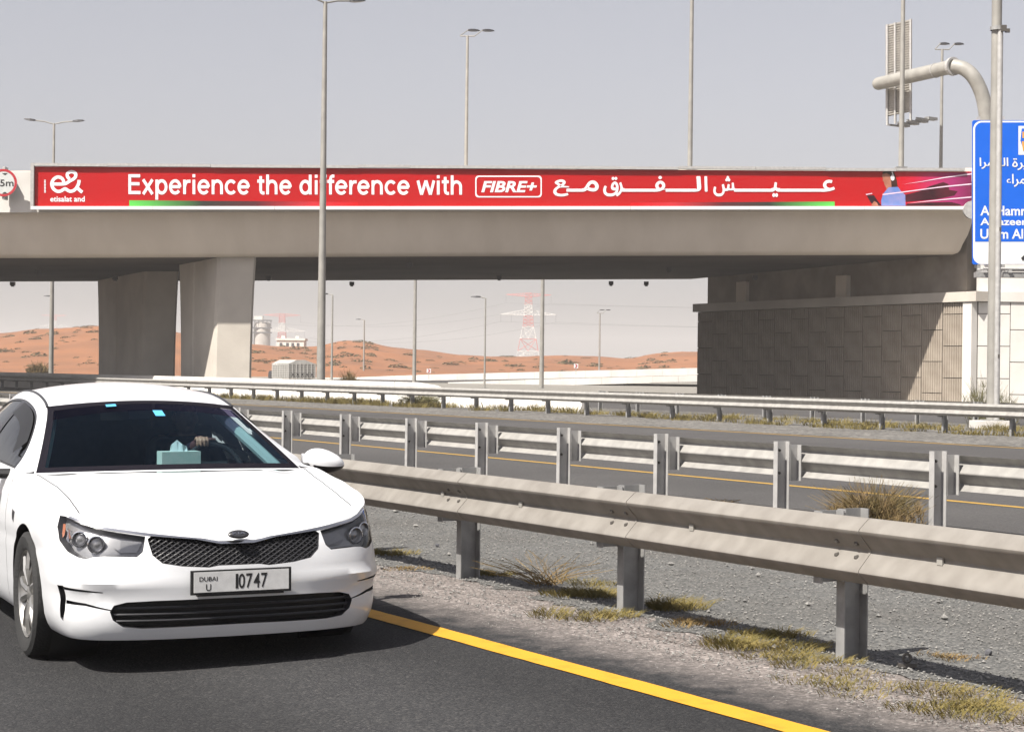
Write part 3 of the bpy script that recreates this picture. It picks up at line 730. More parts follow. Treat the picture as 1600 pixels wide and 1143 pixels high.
A, B = gq(1560, 260) + Vector((0, .55, 0)), gq(2200, 272) + Vector((0, .55, 0))
part('gantry_beam', MB().tube([A, B], .28, 14), 'pole_paint', bs, True)
part('gantry_column', MB().tube([(B.x, B.y, -.2), (B.x, B.y, B.z + .5)], .34, 16), 'pole_paint', bs, True)

# ---------------------------------------------------------------- lamp posts
def head_mb(c, d, L=.75):
    """flat street-lamp head pointing along d from c"""
    d = Vector(d).normalized(); sd = d.cross(Vector((0, 0, 1))).normalized(); upv = sd.cross(d)
    mb = MB(); prof = [(0, .05, .05), (.15, .13, .075), (.45, .17, .085), (.8, .14, .06), (1, .05, .02)]
    for f, w, h in prof:
        for a, b in ((-1, -.6), (1, -.6), (.8, .9), (-.8, .9)): mb.v.append(tuple(Vector(c) + d * f * L + sd * a * w + upv * b * h))
    for i in range(len(prof) - 1):
        for j in range(4): q = (j + 1) % 4; mb.f.append((i * 4 + j, i * 4 + q, i * 4 + 4 + q, i * 4 + 4 + j))
    mb.f += [(0, 1, 2, 3), (16, 17, 18, 19)]; return mb
def lamp_post(label, base, top_z, r0, r1, kind='double', adir=(.866, .5, 0), arm=1.0, conduit=False, footing=False):
    base = Vector(base); root = thing('lamp_post', label, 'lamp post', base); h = top_z - base.z
    mb = MB(); n = 8
    mb.tube([base + Vector((0, 0, h * i / n)) for i in range(n + 1)], [r0 + (r1 - r0) * i / n for i in range(n + 1)], 14)
    part('pole', mb, 'pole_paint', root, True)
    T = base + Vector((0, 0, h)); a = Vector(adir).normalized()
    if kind == 'double':
        for sg in (-1, 1):
            e = T + a * sg * arm + Vector((0, 0, .16))
            part('arm', MB().tube([T - Vector((0, 0, .05)), T + a * sg * arm * .5 + Vector((0, 0, .1)), e], .04, 8), 'pole_paint', root)
            part('lamp_head', head_mb(e, a * sg + Vector((0, 0, .10))), 'lamp_dark', root)
    elif kind == 'twin':          # two heads carried to the same side from a short crossbar
        part('crossbar', MB().tube([T - a * .42 - Vector((0, 0, .02)), T + a * .42 - Vector((0, 0, .02))], .035, 8), 'pole_paint', root)
        fw = Vector((.55, .75, .55)).normalized()
        for sg in (-1, 1):
            c = T + a * sg * .42; e = c + fw * .85
            part('arm', MB().tube([c, e], .03, 8), 'pole_paint', root); part('lamp_head', head_mb(e, Vector((.75, .6, .06)), .85), 'lamp_dark', root)
    elif kind == 'single':
        e = T + a * arm + Vector((0, 0, .1))
        part('arm', MB().tube([T, e], .035, 8), 'pole_paint', root); part('lamp_head', head_mb(e, a, .7), 'lamp_dark', root)
    if conduit:
        z1 = at(1548, 45, base.y).z
        part('conduit', MB().tube([base + Vector((.08, -.16, .1)), base + Vector((.06, -.14, z1))], .075, 12), 'galvanised', root, True)
        part('clamp_band', MB().lathe([(.17, -.05), (.20, -.05), (.20, .05), (.17, .05)], base + Vector((.02, -.03, z1)), (0, 0, 1), 16), 'galvanised_post', root)
        part('clamp_lug', MB().box(base + Vector((.12, -.24, z1 - .03)), (.14, .09, .16)), 'dark_bolt', root)
        part('clamp_lug', MB().box(base + Vector((.26, -.08, z1 - .06)), (.12, .07, .10)), 'dark_bolt', root)
        for zz in (1.9, 5.2): part('hatch', MB().box(base + Vector((.10, -.235, zz)), (.05, .02, .09)), 'dark_bolt', root)
    if footing: part('footing', MB().box(base + Vector((0, 0, .08)), (.95, .95, .26)), 'concrete_white', root)
    part('base_plate', MB().box(base + Vector((0, 0, .225 if footing else .03)), (.5, .5, .03)), 'galvanised_post', root)
    return root
def gnd(px, Y, z=0.0): p = at(px, 600, Y); p.z = z; return p
lamp_post('tall grey lamp post with a strapped conduit, nearest, in front of the blue sign', gnd(1550.5, 48.5), 16.5, .145, .125, conduit=True, footing=True)
tA = rd(34.6, t_at_px(501, 600, 34.6)); lamp_post('tall lamp post crossing the banner through the word difference', tA, at(511, 3, tA.y).z, .19, .085, arm=1.1)
tC = gnd(79.5, 118); lamp_post('double-armed lamp post at far left rising behind the start of the banner', tC, at(90, 193, tC.y).z, .16, .07, adir=(1, .1, 0), arm=1.15)
zd = at(1077, 300, YB).z
lamp_post('lamp post on the overpass edge above the arabic lettering, its head out of view', Vector((at(1078, 262, YB + .15).x, YB + .15, at(1078, 262, YB).z)), 20.6, .115, .08)
lamp_post('lamp post on the overpass in front of the back of the gantry sign', Vector((at(1408, 262, YB + .16).x, YB + .16, at(1408, 262, YB).z)), 20.8, .125, .085)
lamp_post('twin-headed lamp post standing on the overpass behind the banner, left of centre', Vector((at(728, 258, 107).x, 107, at(728, 258, YB).z - 1)), at(730, 56, 107).z, .12, .075, 'twin', adir=(1, 0, 0))
lamp_post('twin-headed lamp post on the overpass just left of the gantry elbow', Vector((at(1470, 258, 109).x, 109, at(1470, 262, YB).z - 1)), at(1474, 77, 109).z, .12, .075, 'twin', adir=(1, 0, 0))
lamp_post('grey lamp post seen under the overpass left of the near pylon, cut by the deck', gnd(647, 140), 15.0, .15, .09)
lamp_post('grey lamp post seen under the overpass just right of the near pylon', gnd(846, 134), 15.0, .17, .10)
lamp_post('short lamp post with sideways head beyond the guardrail, left of the near pylon', gnd(757, 129), at(757, 466, 129).z, .07, .05, 'single', adir=(-1, .2, 0), arm=.35)
lamp_post('slim lamp post right beside the tall post under the banner', gnd(518, 150), at(521, 461, 150).z, .10, .06, 'single', adir=(-1, .3, 0), arm=.4)
lamp_post('small distant lamp post against the dune, between the tall post and the near pylon', gnd(568, 250, .5), at(569, 500, 250).z, .13, .09, 'single', adir=(-1, .2, 0), arm=.5)
lamp_post('small distant lamp post with two heads right of the near pylon', gnd(936, 255, .8), at(936, 489, 255).z, .14, .09, 'twin', adir=(-1, 0, 0))
lamp_post('distant lamp post whose head sticks out left of the far left post', gnd(80, 190), at(82, 464, 190).z, .12, .08, 'single', adir=(-1, .1, 0), arm=.2)

# ---------------------------------------------------------------- gantry with a sign seen from behind
YQ = 100.0
gt = thing('sign_gantry', 'curved pipe gantry carrying a sign seen from behind, above the right end of the overpass', 'gantry', gnd(1541, YQ, 7.5))
gp = lambda x, y, Y=YQ: at(x, y, Y)
arc = catmull([gp(1543, 330), gp(1542.5, 230), gp(1541, 185), gp(1535, 150), gp(1522, 122), gp(1506, 107.5, 100.2), gp(1489, 104, 100.5)], 5)
base = Vector((arc[0].x, arc[0].y, 7.5))
part('column', MB().tube([base] + arc, .385, 20), 'pole_paint', gt, True)
A, B = gp(1489, 104, 100.5), gp(1372, 131, 106.5)
part('arm', MB().tube([A, A + (B - A) * .5, B], [.385, .38, .365], 20), 'pole_paint', gt, True)
part('arm_end', MB().tube([B, B + (B - A).normalized() * .12, B + (B - A).normalized() * .2], [.36, .33, .18], 20), 'pole_paint', gt, True)
part('flange', MB().lathe([(.38, -.10), (.50, -.10), (.50, .10), (.38, .10)], A, (B - A), 24), 'galvanised', gt)
part('flange', MB().lathe([(.375, -.03), (.41, -.03), (.41, .03), (.375, .03)], A + (B - A) * .22, (B - A), 24), 'galvanised', gt)
def sq(u, v, d=0.0):      # back of the sign: u 0..1 left-right, v 0..1 bottom-top
    x = 1384 + 41 * u; yt, yb = 39.5 - 9.5 * u, 197 - 8.5 * u
    p = at(x, yb + (yt - yb) * v, 106.9 - 1.6 * u); p.y -= d; return p
mat('sign_back', (.40, .375, .34), .6, metal=.2, var=.2, scale=2)
mb = MB()
for d in (0, -.05):
    mb.v += [tuple(sq(u, v, d)) for u, v in ((0, .09), (1, .09), (1, 1), (0, 1))]
mb.f = [(0, 1, 2, 3), (7, 6, 5, 4), (0, 1, 5, 4), (1, 2, 6, 5), (2, 3, 7, 6), (3, 0, 4, 7)]
part('sign_plate', mb, 'sign_back', gt)
mb = MB()
for i in range(38):
    v = .10 + i * .0238
    for (u0, u1) in ((.03, .98),):
        a, b, c, d_ = sq(u0, v, .01), sq(u1, v, .01), sq(u1, v + .012, .01), sq(u0, v + .012, .01)
        o_ = Vector((0, -.09, 0)); mb.hexa([a + o_, b + o_, b, a, d_ + o_, c + o_, c, d_])
part('stiffener_slats', mb, 'sign_back', gt)['kind'] = 'stuff'
for u in (.04, .34, .64, .93):
    a, b = sq(u, -.0, .14), sq(u, 1.0, .14); w = Vector((.07, 0, 0))
    part('strut', bar_between(a, b, .12, .09) if False else MB().tube([a, b], .075, 4), 'galvanised', gt)
for i, u in enumerate((.15, .5, .85, 1.2)):
    c = sq(u, .0, 0) + Vector((.1, -.0, .06 + .02 * i))
    part('sign_lamp_arm', MB().box(c + Vector((.35, .6, 0)), (1.1, .12, .10), Vector((.8, .6, 0)), Vector((-.6, .8, 0))), 'galvanised_post', gt)
    part('sign_lamp', MB().box(c + Vector((.9, 1.0, .07)), (.75, .35, .16), Vector((.8, .6, 0)), Vector((-.6, .8, 0))), 'galvanised_post', gt)

# ---------------------------------------------------------------- far ramp with white parapets
def wall_px(name, label, pts, th, m, seg_px=40):
    """free-standing parapet: pts = (column, top row, bottom row, depth)"""
    root = thing(name, label, 'barrier', at(pts[0][0], pts[0][2], pts[0][3]))
    def lerp(px):
        for a, b in zip(pts, pts[1:]):
            if px <= b[0]: w = (px - a[0]) / (b[0] - a[0]); return [a[i] + (b[i] - a[i]) * w for i in range(1, 4)]
        return list(pts[-1][1:])
    x = pts[0][0]
    while x < pts[-1][0] - 1:
        e = min(x + seg_px, pts[-1][0]); q = []
        a, b = lerp(x), lerp(e - .25)
        A1, A0, B1, B0 = at(x, a[0], a[2]), at(x, a[1], a[2]), at(e - .25, b[0], b[2]), at(e - .25, b[1], b[2])
        A0.z = min(A0.z, A1.z - .3); o_ = Vector((0, th, 0))
        part('wall_panel', MB().hexa([A0, B0, B0 + o_, A0 + o_, A1, B1, B1 + o_ * .6, A1 + o_ * .6]), m, root); x = e
    return root
wall_px('ramp_parapet', 'upper white parapet of the distant ramp running toward the dunes', [(395, 592, 604, 215), (560, 589, 601, 205), (667, 585, 598, 200), (870, 580, 590.5, 195), (1090, 574.5, 585.5, 190), (1400, 566, 580, 186)], .5, 'concrete_white')
wall_px('ramp_parapet', 'lower white kerb wall of the distant ramp, below the upper parapet', [(700, 597, 608, 168), (870, 591.5, 602, 166), (1090, 586, 596, 164), (1400, 577, 590, 162)], .4, 'concrete_white')
mb = MB()
for px, yb, Y in [(520, 601, 205), (667, 598, 200), (870, 590.5, 195), (1090, 585.5, 190), (1400, 580, 186)]:
    A = at(px, yb, Y); A.z = max(A.z, .05); B = at(px, yb + 8, Y - 28); mb.v += [tuple(A + Vector((0, .05, -.02))), tuple(Vector((A.x * .86, Y - 27, max(.06, A.z - .55))))]
for i in range(4): a = 2 * i; mb.f.append((a, a + 1, a + 3, a + 2))
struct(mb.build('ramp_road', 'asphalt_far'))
for nm, px, py, Y in (('left of the near pylon', 670, 579, 196), ('right of the near pylon', 900, 571.5, 190)):
    c = at(px, py, Y); cvn = thing('chevron_sign', 'tiny red and white chevron sign on the far ramp, ' + nm, 'sign', c - Vector((0, 0, .4)))
    part('plate', MB().box(c, (.44, .04, .44)), 'sign_face_white', cvn)
    part('chevron', MB().add([c + Vector((x, -.03, z)) for x, z in ((-.12, .18), (.02, .18), (.16, 0), (.02, -.18), (-.12, -.18), (.02, 0))], [(0, 5, 2, 1), (5, 4, 3, 2)]), 'sign_red', cvn)
    part('post', MB().tube([c + Vector((0, .05, -.9)), c + Vector((0, .05, .1))], .04, 6), 'galvanised', cvn)

# ---------------------------------------------------------------- dunes, shrubs on them
RIDGE = [(-900, 500), (-200, 509), (0, 521), (60, 514), (150, 508), (240, 514), (330, 528), (395, 537), (440, 540), (490, 541), (540, 531), (575, 533), (610, 540), (660, 545), (720, 553), (800, 556), (870, 554), (930, 556), (985, 559), (1030, 552), (1070, 549), (1120, 548), (1300, 544), (2400, 525)]
def dune_z(x, y):
    px = 800 + x / y * F_PX; yr = 345 + 25 * math.sin(x * .03) + 14 * vnoise(x * .05, 3)
    zr = CAM_Z + (571.5 + HOR + (px - 800) * math.tan(ROLL) - interp(RIDGE, px)) / F_PX * yr
    w = (y - 228) / (yr - 228)
    if w <= 0: return -.25
    if w < 1: f = w * w * (3 - 2 * w) * .55 + w * .45
    else: f = max(0, 1 - ((y - yr) / 140) ** 2) * .9 + .1
    n = (vnoise(x * .06, y * .06) - .5) * 2.0 + (vnoise(x * .19, y * .15) - .5) * .9 + (vnoise(x * .6, y * .5) - .5) * .25
    return max(-.25, zr * f + n * .62 * min(1, w) * (1 - .75 * math.exp(-((w - 1) / .12) ** 2)) - .1)
mb = MB(); nx, ny = 220, 70
mb.grid(lambda u, v: (lambda x, y: (x, y, dune_z(x, y)))(-175 + 330 * u, 225 + 230 * v), nx, ny)
struct(mb.build('dunes', 'dune_sand', None, True))
mat('shrub_olive', (.115, .095, .042), .9, col2=(.075, .068, .03), scale=1.5); mat('shrub_dry', (.19, .135, .07), .9, col2=(.11, .085, .04), scale=2)
def shrub_mesh(seed, m, n=90, w=1.0, h=.6, size=.14):
    rg = random.Random(seed); mb = MB()
    for _ in range(n):
        a, r = rg.uniform(0, 2 * math.pi), math.sqrt(rg.random()); z = rg.random() ** .8 * (1 - r * r * .75)
        c = Vector((math.cos(a) * r * w * .5, math.sin(a) * r * w * .5, z * h)); d = Vector((rg.gauss(0, 1), rg.gauss(0, 1), rg.gauss(.3, 1))).normalized()
        e = d.orthogonal().normalized() * size * rg.uniform(.5, 1.2); f = d.cross(e) * rg.uniform(.5, 1.1)
        mb.add([c - e, c + f * .6, c + e, c - f * .6], [(0, 1, 2, 3)])
    return mb.mesh('shrub', m)
SH = [shrub_mesh(i, 'shrub_olive' if i % 3 else 'shrub_dry', w=1.0 + .25 * (i % 3), h=.55 + .12 * (i % 2)) for i in range(6)]
rg = random.Random(11); cnt = 0
while cnt < 296:
    px = rg.uniform(-40, 1110); y = rg.uniform(236, 372); x = (px - 800) / F_PX * y
    if vnoise(x * .05 + 9, y * .05) < .42 and rg.random() < .7: continue
    if 255 < px < 330 or 150 < px < 255 and rg.random() < .8: continue
    z = dune_z(x, y)
    if z < .15: continue
    o = link('dune_shrub', SH[cnt % 6]); s = rg.choice((.5, .6, .8, 1.0, 1.5)) * rg.uniform(.8, 1.25)
    o.location = (x, y, z - .08); o.scale = (s * rg.uniform(1, 1.7), s, s * .62); o.rotation_euler = (0, 0, rg.uniform(-.4, .4))
    tag(o, 'low olive desert shrub growing on the orange dunes', 'shrub', 'shrubs scattered over the dunes'); cnt += 1

# ---------------------------------------------------------------- pylons and cables far away
mat('pylon_red', (.62, .10, .08), .6); mat('pylon_white', (.80, .78, .74), .6)
def pylon_parts(root):
    m_ = .448; lv = [(0, 15.6), (4.5, 14.2), (13, 11.2), (21.5, 7.4), (29, 6.0), (37, 4.9), (45, 4.4)]
    cols = ['pylon_white', 'pylon_red', 'pylon_white', 'pylon_red', 'pylon_white', 'pylon_red']
    th = .17
    for i in range(6):
        (z0, w0), (z1, w1) = lv[i], lv[i + 1]; mb = MB()
        c0 = [Vector((a * w0 / 2, b * w0 / 2, z0)) for a, b in ((-1, -1), (1, -1), (1, 1), (-1, 1))]
        c1 = [Vector((a * w1 / 2, b * w1 / 2, z1)) for a, b in ((-1, -1), (1, -1), (1, 1), (-1, 1))]
        n = 1 if i < 3 else 3
        for j in range(4):
            mb.tube([c0[j], c1[j]], th * 1.3, 4); q = (j + 1) % 4
            for s_ in range(n):
                f0, f1 = s_ / n, (s_ + 1) / n
                a0, a1, b0, b1 = c0[j].lerp(c1[j], f0), c0[j].lerp(c1[j], f1), c0[q].lerp(c1[q], f0), c0[q].lerp(c1[q], f1)
                mb.tube([a0, b1], th, 4); mb.tube([b0, a1], th, 4); mb.tube([a1, b1], th, 4)
                if i < 3: mid = (a0 + b0) / 2 if i else (a1 + b1) / 2; mb.tube([a1 if i else a0, mid], th, 4); mb.tube([b1 if i else b0, mid], th, 4)
        mb.build('lattice_section', cols[i], root)
    for z, hw, m, dz in ((43.2, 15.8, 'pylon_red', 1.8), (30.2, 19.3, 'pylon_white', 3.2)):
        for sg in (-1, 1):
            mb = MB(); tip = Vector((sg * hw, 0, z + (.7 if z > 40 else -.1)))
            roots = [Vector((sg * 2.2, b * 2.2, z - .6)) for b in (-1, 1)] + [Vector((sg * 2.2, 0, z + dz))]
            for r in roots: mb.tube([r, tip], .18, 4)
            for k_ in range(1, 7):
                f = k_ / 7; p = [r.lerp(tip, f) for r in roots]; g = [r.lerp(tip, max(0, f - 1 / 7)) for r in roots]
                mb.tube([p[0], p[2]], .12, 4); mb.tube([p[1], p[2]], .12, 4); mb.tube([g[0], p[2]], .12, 4)
            mb.build('cross_arm', m, root)
            mb = MB(); 
            for xx in ((hw,) if z > 40 else (hw, hw * .62)): mb.tube([(sg * xx, 0, z), (sg * xx, 0, z - 5.5)], .09, 4)
            mb.build('insulator', 'lamp_dark', root)
py = []
for (px, ytop, Y, lab) in ((826, 458, 1300, 'red and white lattice pylon standing right of centre under the overpass'), (441, 490, 1600, 'hazy red and white pylon behind the white house'), (85, 491, 2300, 'faint pylon almost lost in haze above the left dune')):
    top = at(px, ytop, Y)
    if not py:
        o = thing('pylon', lab, 'pylon', (top.x, top.y, top.z - 45)); pylon_parts(o)
    else:
        o = copy_tree(py[0]); o.location = (top.x, top.y, top.z - 45); o['label'] = lab
    o['group'] = 'power pylons'; py.append(o)
def cable(a, b, sag, lab):
    P = [a.lerp(b, i / 24) - Vector((0, 0, sag * 4 * (i / 24) * (1 - i / 24))) for i in range(25)]
    tag(MB().tube(P, .075, 4).build('power_cable', 'lamp_dark'), lab, 'cable', 'overhead power cables')
ends = ((-15.8, 38, 'upper left'), (15.8, 38, 'upper right'), (-19.3, 25, 'lower left'), (19.3, 25, 'lower right'))
for dx, dz, nm in ends:
    a = py[0].location + Vector((dx, 0, dz)); b = py[1].location + Vector((dx, 0, dz))
    cable(a, b, 9, 'thin cable sagging leftward from the %s arm tip of the near pylon' % nm)
    cable(a, Vector((520 + dx, 1050, a.z + 6)), 7, 'thin cable running right from the %s arm tip of the near pylon' % nm)

# ---------------------------------------------------------------- silo works, white house, lorry in the distance
mat('silo', (.50, .46, .42), .9, var=.2, scale=.3); mat('steel_dark', (.09, .09, .10), .7); mat('house_white', (.80, .77, .70), .9)
YT = 800; mpp = YT / F_PX; c = at(409, 560, YT); zt = at(409, 500, YT).z
sl = thing('silo_tower', 'hazy concrete silo tower with dark steel framing above the dune', 'industrial tower', (c.x, c.y, 0))
part('silo', MB().lathe([(0, zt - .5), (3.2, zt - 1), (3.6, zt - 1.6), (3.6, 0), (0, 0)], (c.x, c.y, 0), (0, 0, 1), 24), 'silo', sl, True)
mb = MB()
for i in range(6):
    z = 3 + i * 3.0
    if z > zt + 1: break
    for xx in (-6.2, -3.9): 
        mb.box((c.x + xx, c.y - 3, z + 1.5), (.35, .35, 3))
    mb.box((c.x - 5, c.y - 3, z + 3), (2.9, .4, .35)); mb.tube([(c.x - 6.2, c.y - 3, z), (c.x - 3.9, c.y - 3, z + 3)], .17, 4)
part('stair_tower', mb, 'steel_dark', sl)
for z in (zt - .2, zt - 3.4, zt - 5.4): part('platform', MB().box((c.x - 1.0, c.y - 3.2, z), (11.2, .9, .5)), 'steel_dark', sl)
for i in range(7): part('platform_post', MB().box((c.x - 6.2 + i * 1.73, c.y - 3.3, zt - 1.8), (.28, .3, 3.2)), 'steel_dark', sl)
part('tank', MB().box((c.x - 5.2, c.y - 1, zt - 8.2), (2.3, 2, 2.2)), 'house_white', sl)
part('headhouse', MB().box((c.x - 1.5, c.y, zt + .75), (3.5, 3, 1.9)), 'house_white', sl)
YH_ = 385; a, b = at(430.5, 545, YH_), at(476.5, 545, YH_); zt = at(450, 531, YH_).z; z0 = at(450, 552, YH_).z - 1.5
hs_ = thing('white_house', 'small white flat-roofed house on the crest of the dune', 'house', ((a.x + b.x) / 2, YH_, z0))
W_ = b.x - a.x; cxh = (a.x + b.x) / 2
part('wall', MB().box((cxh, YH_ + 2.5, (z0 + zt) / 2), (W_ - .5, 5, zt - z0)), 'house_white', hs_)
part('roof_parapet', MB().box((cxh, YH_ + 2.5, zt + .15), (W_, 5.4, .42)), 'house_white', hs_)
for i, f in enumerate((.18, .40, .58, .76)):
    w = part('window', MB().box((a.x + W_ * f, YH_ - .02, zt - .95), (.55, .08, .75)), 'steel_dark', hs_)
for f in (.22, .7): part('water_tank', MB().box((a.x + W_ * f, YH_ + 2, zt + .62), (.7, .7, .5)), 'house_white', hs_)
# lorry with a lattice cage, its rear toward us
YL = 165.0; A = at(451, 590, YL); ang = R(24)
lx, ly = Vector((math.cos(ang), math.sin(ang), 0)), Vector((-math.sin(ang), math.cos(ang), 0))
lor = thing('lorry', 'lorry with a pale lattice cargo cage, its rear toward us beyond the barrier', 'lorry', (A.x, A.y, .05))
O = Vector((A.x, A.y, .05)); Wl, Ll = 2.45, 5.2; zc0, zc1 = at(470, 592, YL).z, at(470, 568, YL).z
mat('lorry_cage', (.50, .485, .455), .6, var=.15, scale=1.5); mat('lorry_load', (.24, .22, .20), .9, col2=(.36, .34, .31), scale=2.5); mat('lorry_white', (.80, .79, .76), .5); mat('lorry_tarp', (.06, .055, .06), .8); mat('reflector_yellow', (.85, .50, .03), .5)
def lq(x, y, z): return O + lx * x + ly * y + Vector((0, 0, z - .05))
part('cargo_bed', MB().box(lq(Wl / 2, Ll / 2, zc0 - .12), (Wl, Ll, .22), lx, ly), 'lorry_white', lor)
part('rear_bumper', MB().box(lq(Wl / 2, -.06, zc0 - .55), (Wl, .1, .5), lx, ly), 'lorry_white', lor)
for x in (.3, Wl - .3): part('reflector', MB().box(lq(x, -.08, zc0 - .12), (.55, .05, .15), lx, ly), 'reflector_yellow', lor)
for i in range(9):
    z = zc0 + .1 + (zc1 - zc0 - .1) * i / 8
    part('cage_rail', MB().box(lq(Wl / 2, .0, z), (Wl, .05, .09), lx, ly), 'lorry_cage', lor); part('cage_rail', MB().box(lq(.0, Ll / 2, z), (.05, Ll, .09), lx, ly), 'lorry_cage', lor)
for i in range(8): part('cage_post', MB().box(lq(Wl * i / 7, -.03, (zc0 + zc1) / 2), (.08, .05, zc1 - zc0), lx, ly), 'lorry_cage', lor)
for i in range(7): part('cage_post', MB().box(lq(-.03, Ll * (i + .5) / 7, (zc0 + zc1) / 2), (.05, .09, zc1 - zc0), lx, ly), 'lorry_cage', lor)
for x in (0, Wl): part('cage_side', MB().box(lq(x if x else .1, Ll / 2, (zc0 + zc1) / 2), (.03, Ll - .2, zc1 - zc0 - .2), lx, ly), 'lorry_load', lor)
part('tailgate', MB().box(lq(Wl / 2, .12, (zc0 + zc1) / 2), (Wl - .2, .04, zc1 - zc0 - .1), lx, ly), 'lorry_load', lor)
for i in range(5):
    mb = MB(); x0 = .18 + i * .44; z0_ = zc0 + .18
    mb.add([lq(x0 + x * .38, -.07, z0_ + z * .42) for x, z in ((0, 0), (.5, .35), (1, 0), (.65, .5), (1, 1), (.5, .65), (0, 1), (.35, .5))], [(0, 1, 7), (1, 2, 3), (3, 4, 5), (5, 6, 7), (1, 3, 5, 7)])
    part('cage_emblem', mb, 'lorry_tarp', lor)
part('roof_hoop', MB().add([lq(0, 0, zc1), lq(Wl, 0, zc1), lq(Wl * .62, 0, zc1 + .34), lq(Wl * .3, 0, zc1 + .34), lq(0, Ll, zc1), lq(Wl, Ll, zc1), lq(Wl * .62, Ll, zc1 + .34), lq(Wl * .3, Ll, zc1 + .34)], [(0, 1, 2, 3), (4, 5, 6, 7), (1, 2, 6, 5), (2, 3, 7, 6), (3, 0, 4, 7)]), 'lorry_cage', lor)
part('cab', MB().box(lq(Wl / 2 + .3, Ll + 1.1, .95), (1.7, 1.7, 1.3), lx, ly), 'lorry_white', lor)
for x in (.25, Wl - .25):
    for y in (.9, 1.9, Ll + 1.2): part('wheel', MB().lathe([(0, -.13), (.34, -.13), (.48, -.1), (.48, .1), (.34, .13), (0, .13)], lq(x, y, .48), lx, 20), 'lamp_dark', lor)

# ---------------------------------------------------------------- plants, stones and bits along the verge
mat('weed_green', (.125, .105, .024), .85, col2=(.225, .17, .05), scale=14); mat('weed_straw', (.26, .18, .065), .85, col2=(.18, .11, .04), scale=10)
mat('bush_mix', (.13, .10, .035), .9, col2=(.22, .145, .065), scale=5); mat('bush_green', (.10, .10, .04), .9, col2=(.16, .14, .06), scale=4)
def tuft(mb, c, n, rad, h, lean, w, rgn):
    for _ in range(n):
        a, r = rgn.uniform(0, 2 * math.pi), rad * math.sqrt(rgn.random()); b = Vector(c) + Vector((math.cos(a) * r, math.sin(a) * r, 0))
        a2 = a + rgn.gauss(0, .9); l = h * rgn.uniform(.45, 1.15); d = Vector((math.cos(a2), math.sin(a2), 0)) * lean * l * rgn.uniform(.3, 1.3)
        sd = Vector((-math.sin(a2 + 1), math.cos(a2 + 1), 0)) * w * rgn.uniform(.6, 1.3)
        m_ = b + d * .4 + Vector((0, 0, l * .62)); t = b + d + Vector((0, 0, l * rgn.uniform(.75, 1)))
        mb.add([b - sd, b + sd, m_ + sd * .8, m_ - sd * .8, t], [(0, 1, 2, 3), (3, 2, 4)])
rgv = random.Random(5)
def gp_z(px, py, z=0.01):
    dx, dy = px - 800, py - 571.5; y = -dx * math.sin(ROLL) + dy * math.cos(ROLL) - HOR
    return at(px, py, (CAM_Z - z) * F_PX / y)
WEEDS = [(612, 864, .20, .07, 1), (640, 890, .16, .03, .5), (765, 897, .14, .06, .8), (905, 912, .22, .05, .7), (940, 930, .24, .10, 1.6), (1035, 950, .16, .14, 1.2), (925, 963, .24, .08, 1.2), (1092, 975, .17, .06, .7),
         (1150, 1010, .30, .08, 2.2), (1215, 992, .17, .08, 1), (1258, 1032, .24, .06, 1.3), (1345, 1062, .28, .04, .9), (1430, 1080, .32, .05, 1.2), (1490, 1102, .25, .05, 1), (1565, 1110, .30, .06, 1.4), (1480, 1026, .14, .04, .4)]
WEEDS.sort(); ORD = ['leftmost', 'second from the left', 'third from the left', 'fourth from the left', 'fifth from the left', 'sixth from the left', 'seventh from the left', 'eighth from the left',
       'eighth from the right', 'seventh from the right', 'sixth from the right', 'fifth from the right', 'fourth from the right', 'third from the right', 'second from the right', 'rightmost']
for (px, py_, rad, h, dens), od in zip(WEEDS, ORD):
    c = gp_z(px, py_); mb = MB(); nb = int(620 * dens)
    for _ in range(7):
        a, r = rgv.uniform(0, 6.28), rad * rgv.random() ** .7
        tuft(mb, c + Vector((math.cos(a) * r * 1.2, math.sin(a) * r * .8, 0)), nb // 7, rad * .5, h * .6, 1.7, .0022, rgv)
    root = thing('weed', 'low yellow-green weed clump at the foot of the near guardrail, ' + od, 'weed', c, group='weeds along the near guardrail')
    part('leaves', mb, 'weed_green' if rgv.random() < .72 else 'weed_straw', root)
def twig_bush(name, label, c, n, spread, h, m, w=.004, cat='bush', ball=0):
    root = thing(name, label, cat, c); mb = MB()
    for _ in range(n):
        a = rgv.uniform(0, 6.28); l = h * rgv.uniform(.5, 1.1); sp = spread * rgv.random() ** .6
        p = Vector(c) + Vector((rgv.gauss(0, .12) * spread, rgv.gauss(0, .12) * spread, 0)); P = [p]
        d = Vector((math.cos(a) * sp, math.sin(a) * sp, 0))
        for k_ in range(1, 4):
            f = k_ / 3; P.append(p + d * f ** 1.2 + Vector((rgv.gauss(0, .03) * spread, rgv.gauss(0, .03) * spread, l * (f - .25 * f * f * (sp / spread)))))
        for i in range(3):
            q, r_ = P[i], P[i + 1]; sd = (r_ - q).cross(Vector((rgv.gauss(0, 1), rgv.gauss(0, 1), .2))).normalized() * w * (1 - .25 * i)
            mb.add([q - sd, q + sd, r_ + sd * .7, r_ - sd * .7], [(0, 1, 2, 3)])
    part('twigs', mb, m, root)
    if ball:
        mb = MB()
        for _ in range(ball):
            a, r = rgv.uniform(0, 6.28), spread * math.sqrt(rgv.random()) * .85; z = h * .8 * rgv.random() * (1 - .5 * r / spread)
            tuft(mb, Vector(c) + Vector((math.cos(a) * r, math.sin(a) * r, z)), 5, .03, h * .18, .8, w * .9, rgv)
        part('foliage', mb, m, root)
    return root
twig_bush('dry_weed', 'dry straw-coloured weed with thin spreading stalks by the near guardrail', gp_z(850, 912), 70, .42, .22, 'weed_straw', .003, 'weed')
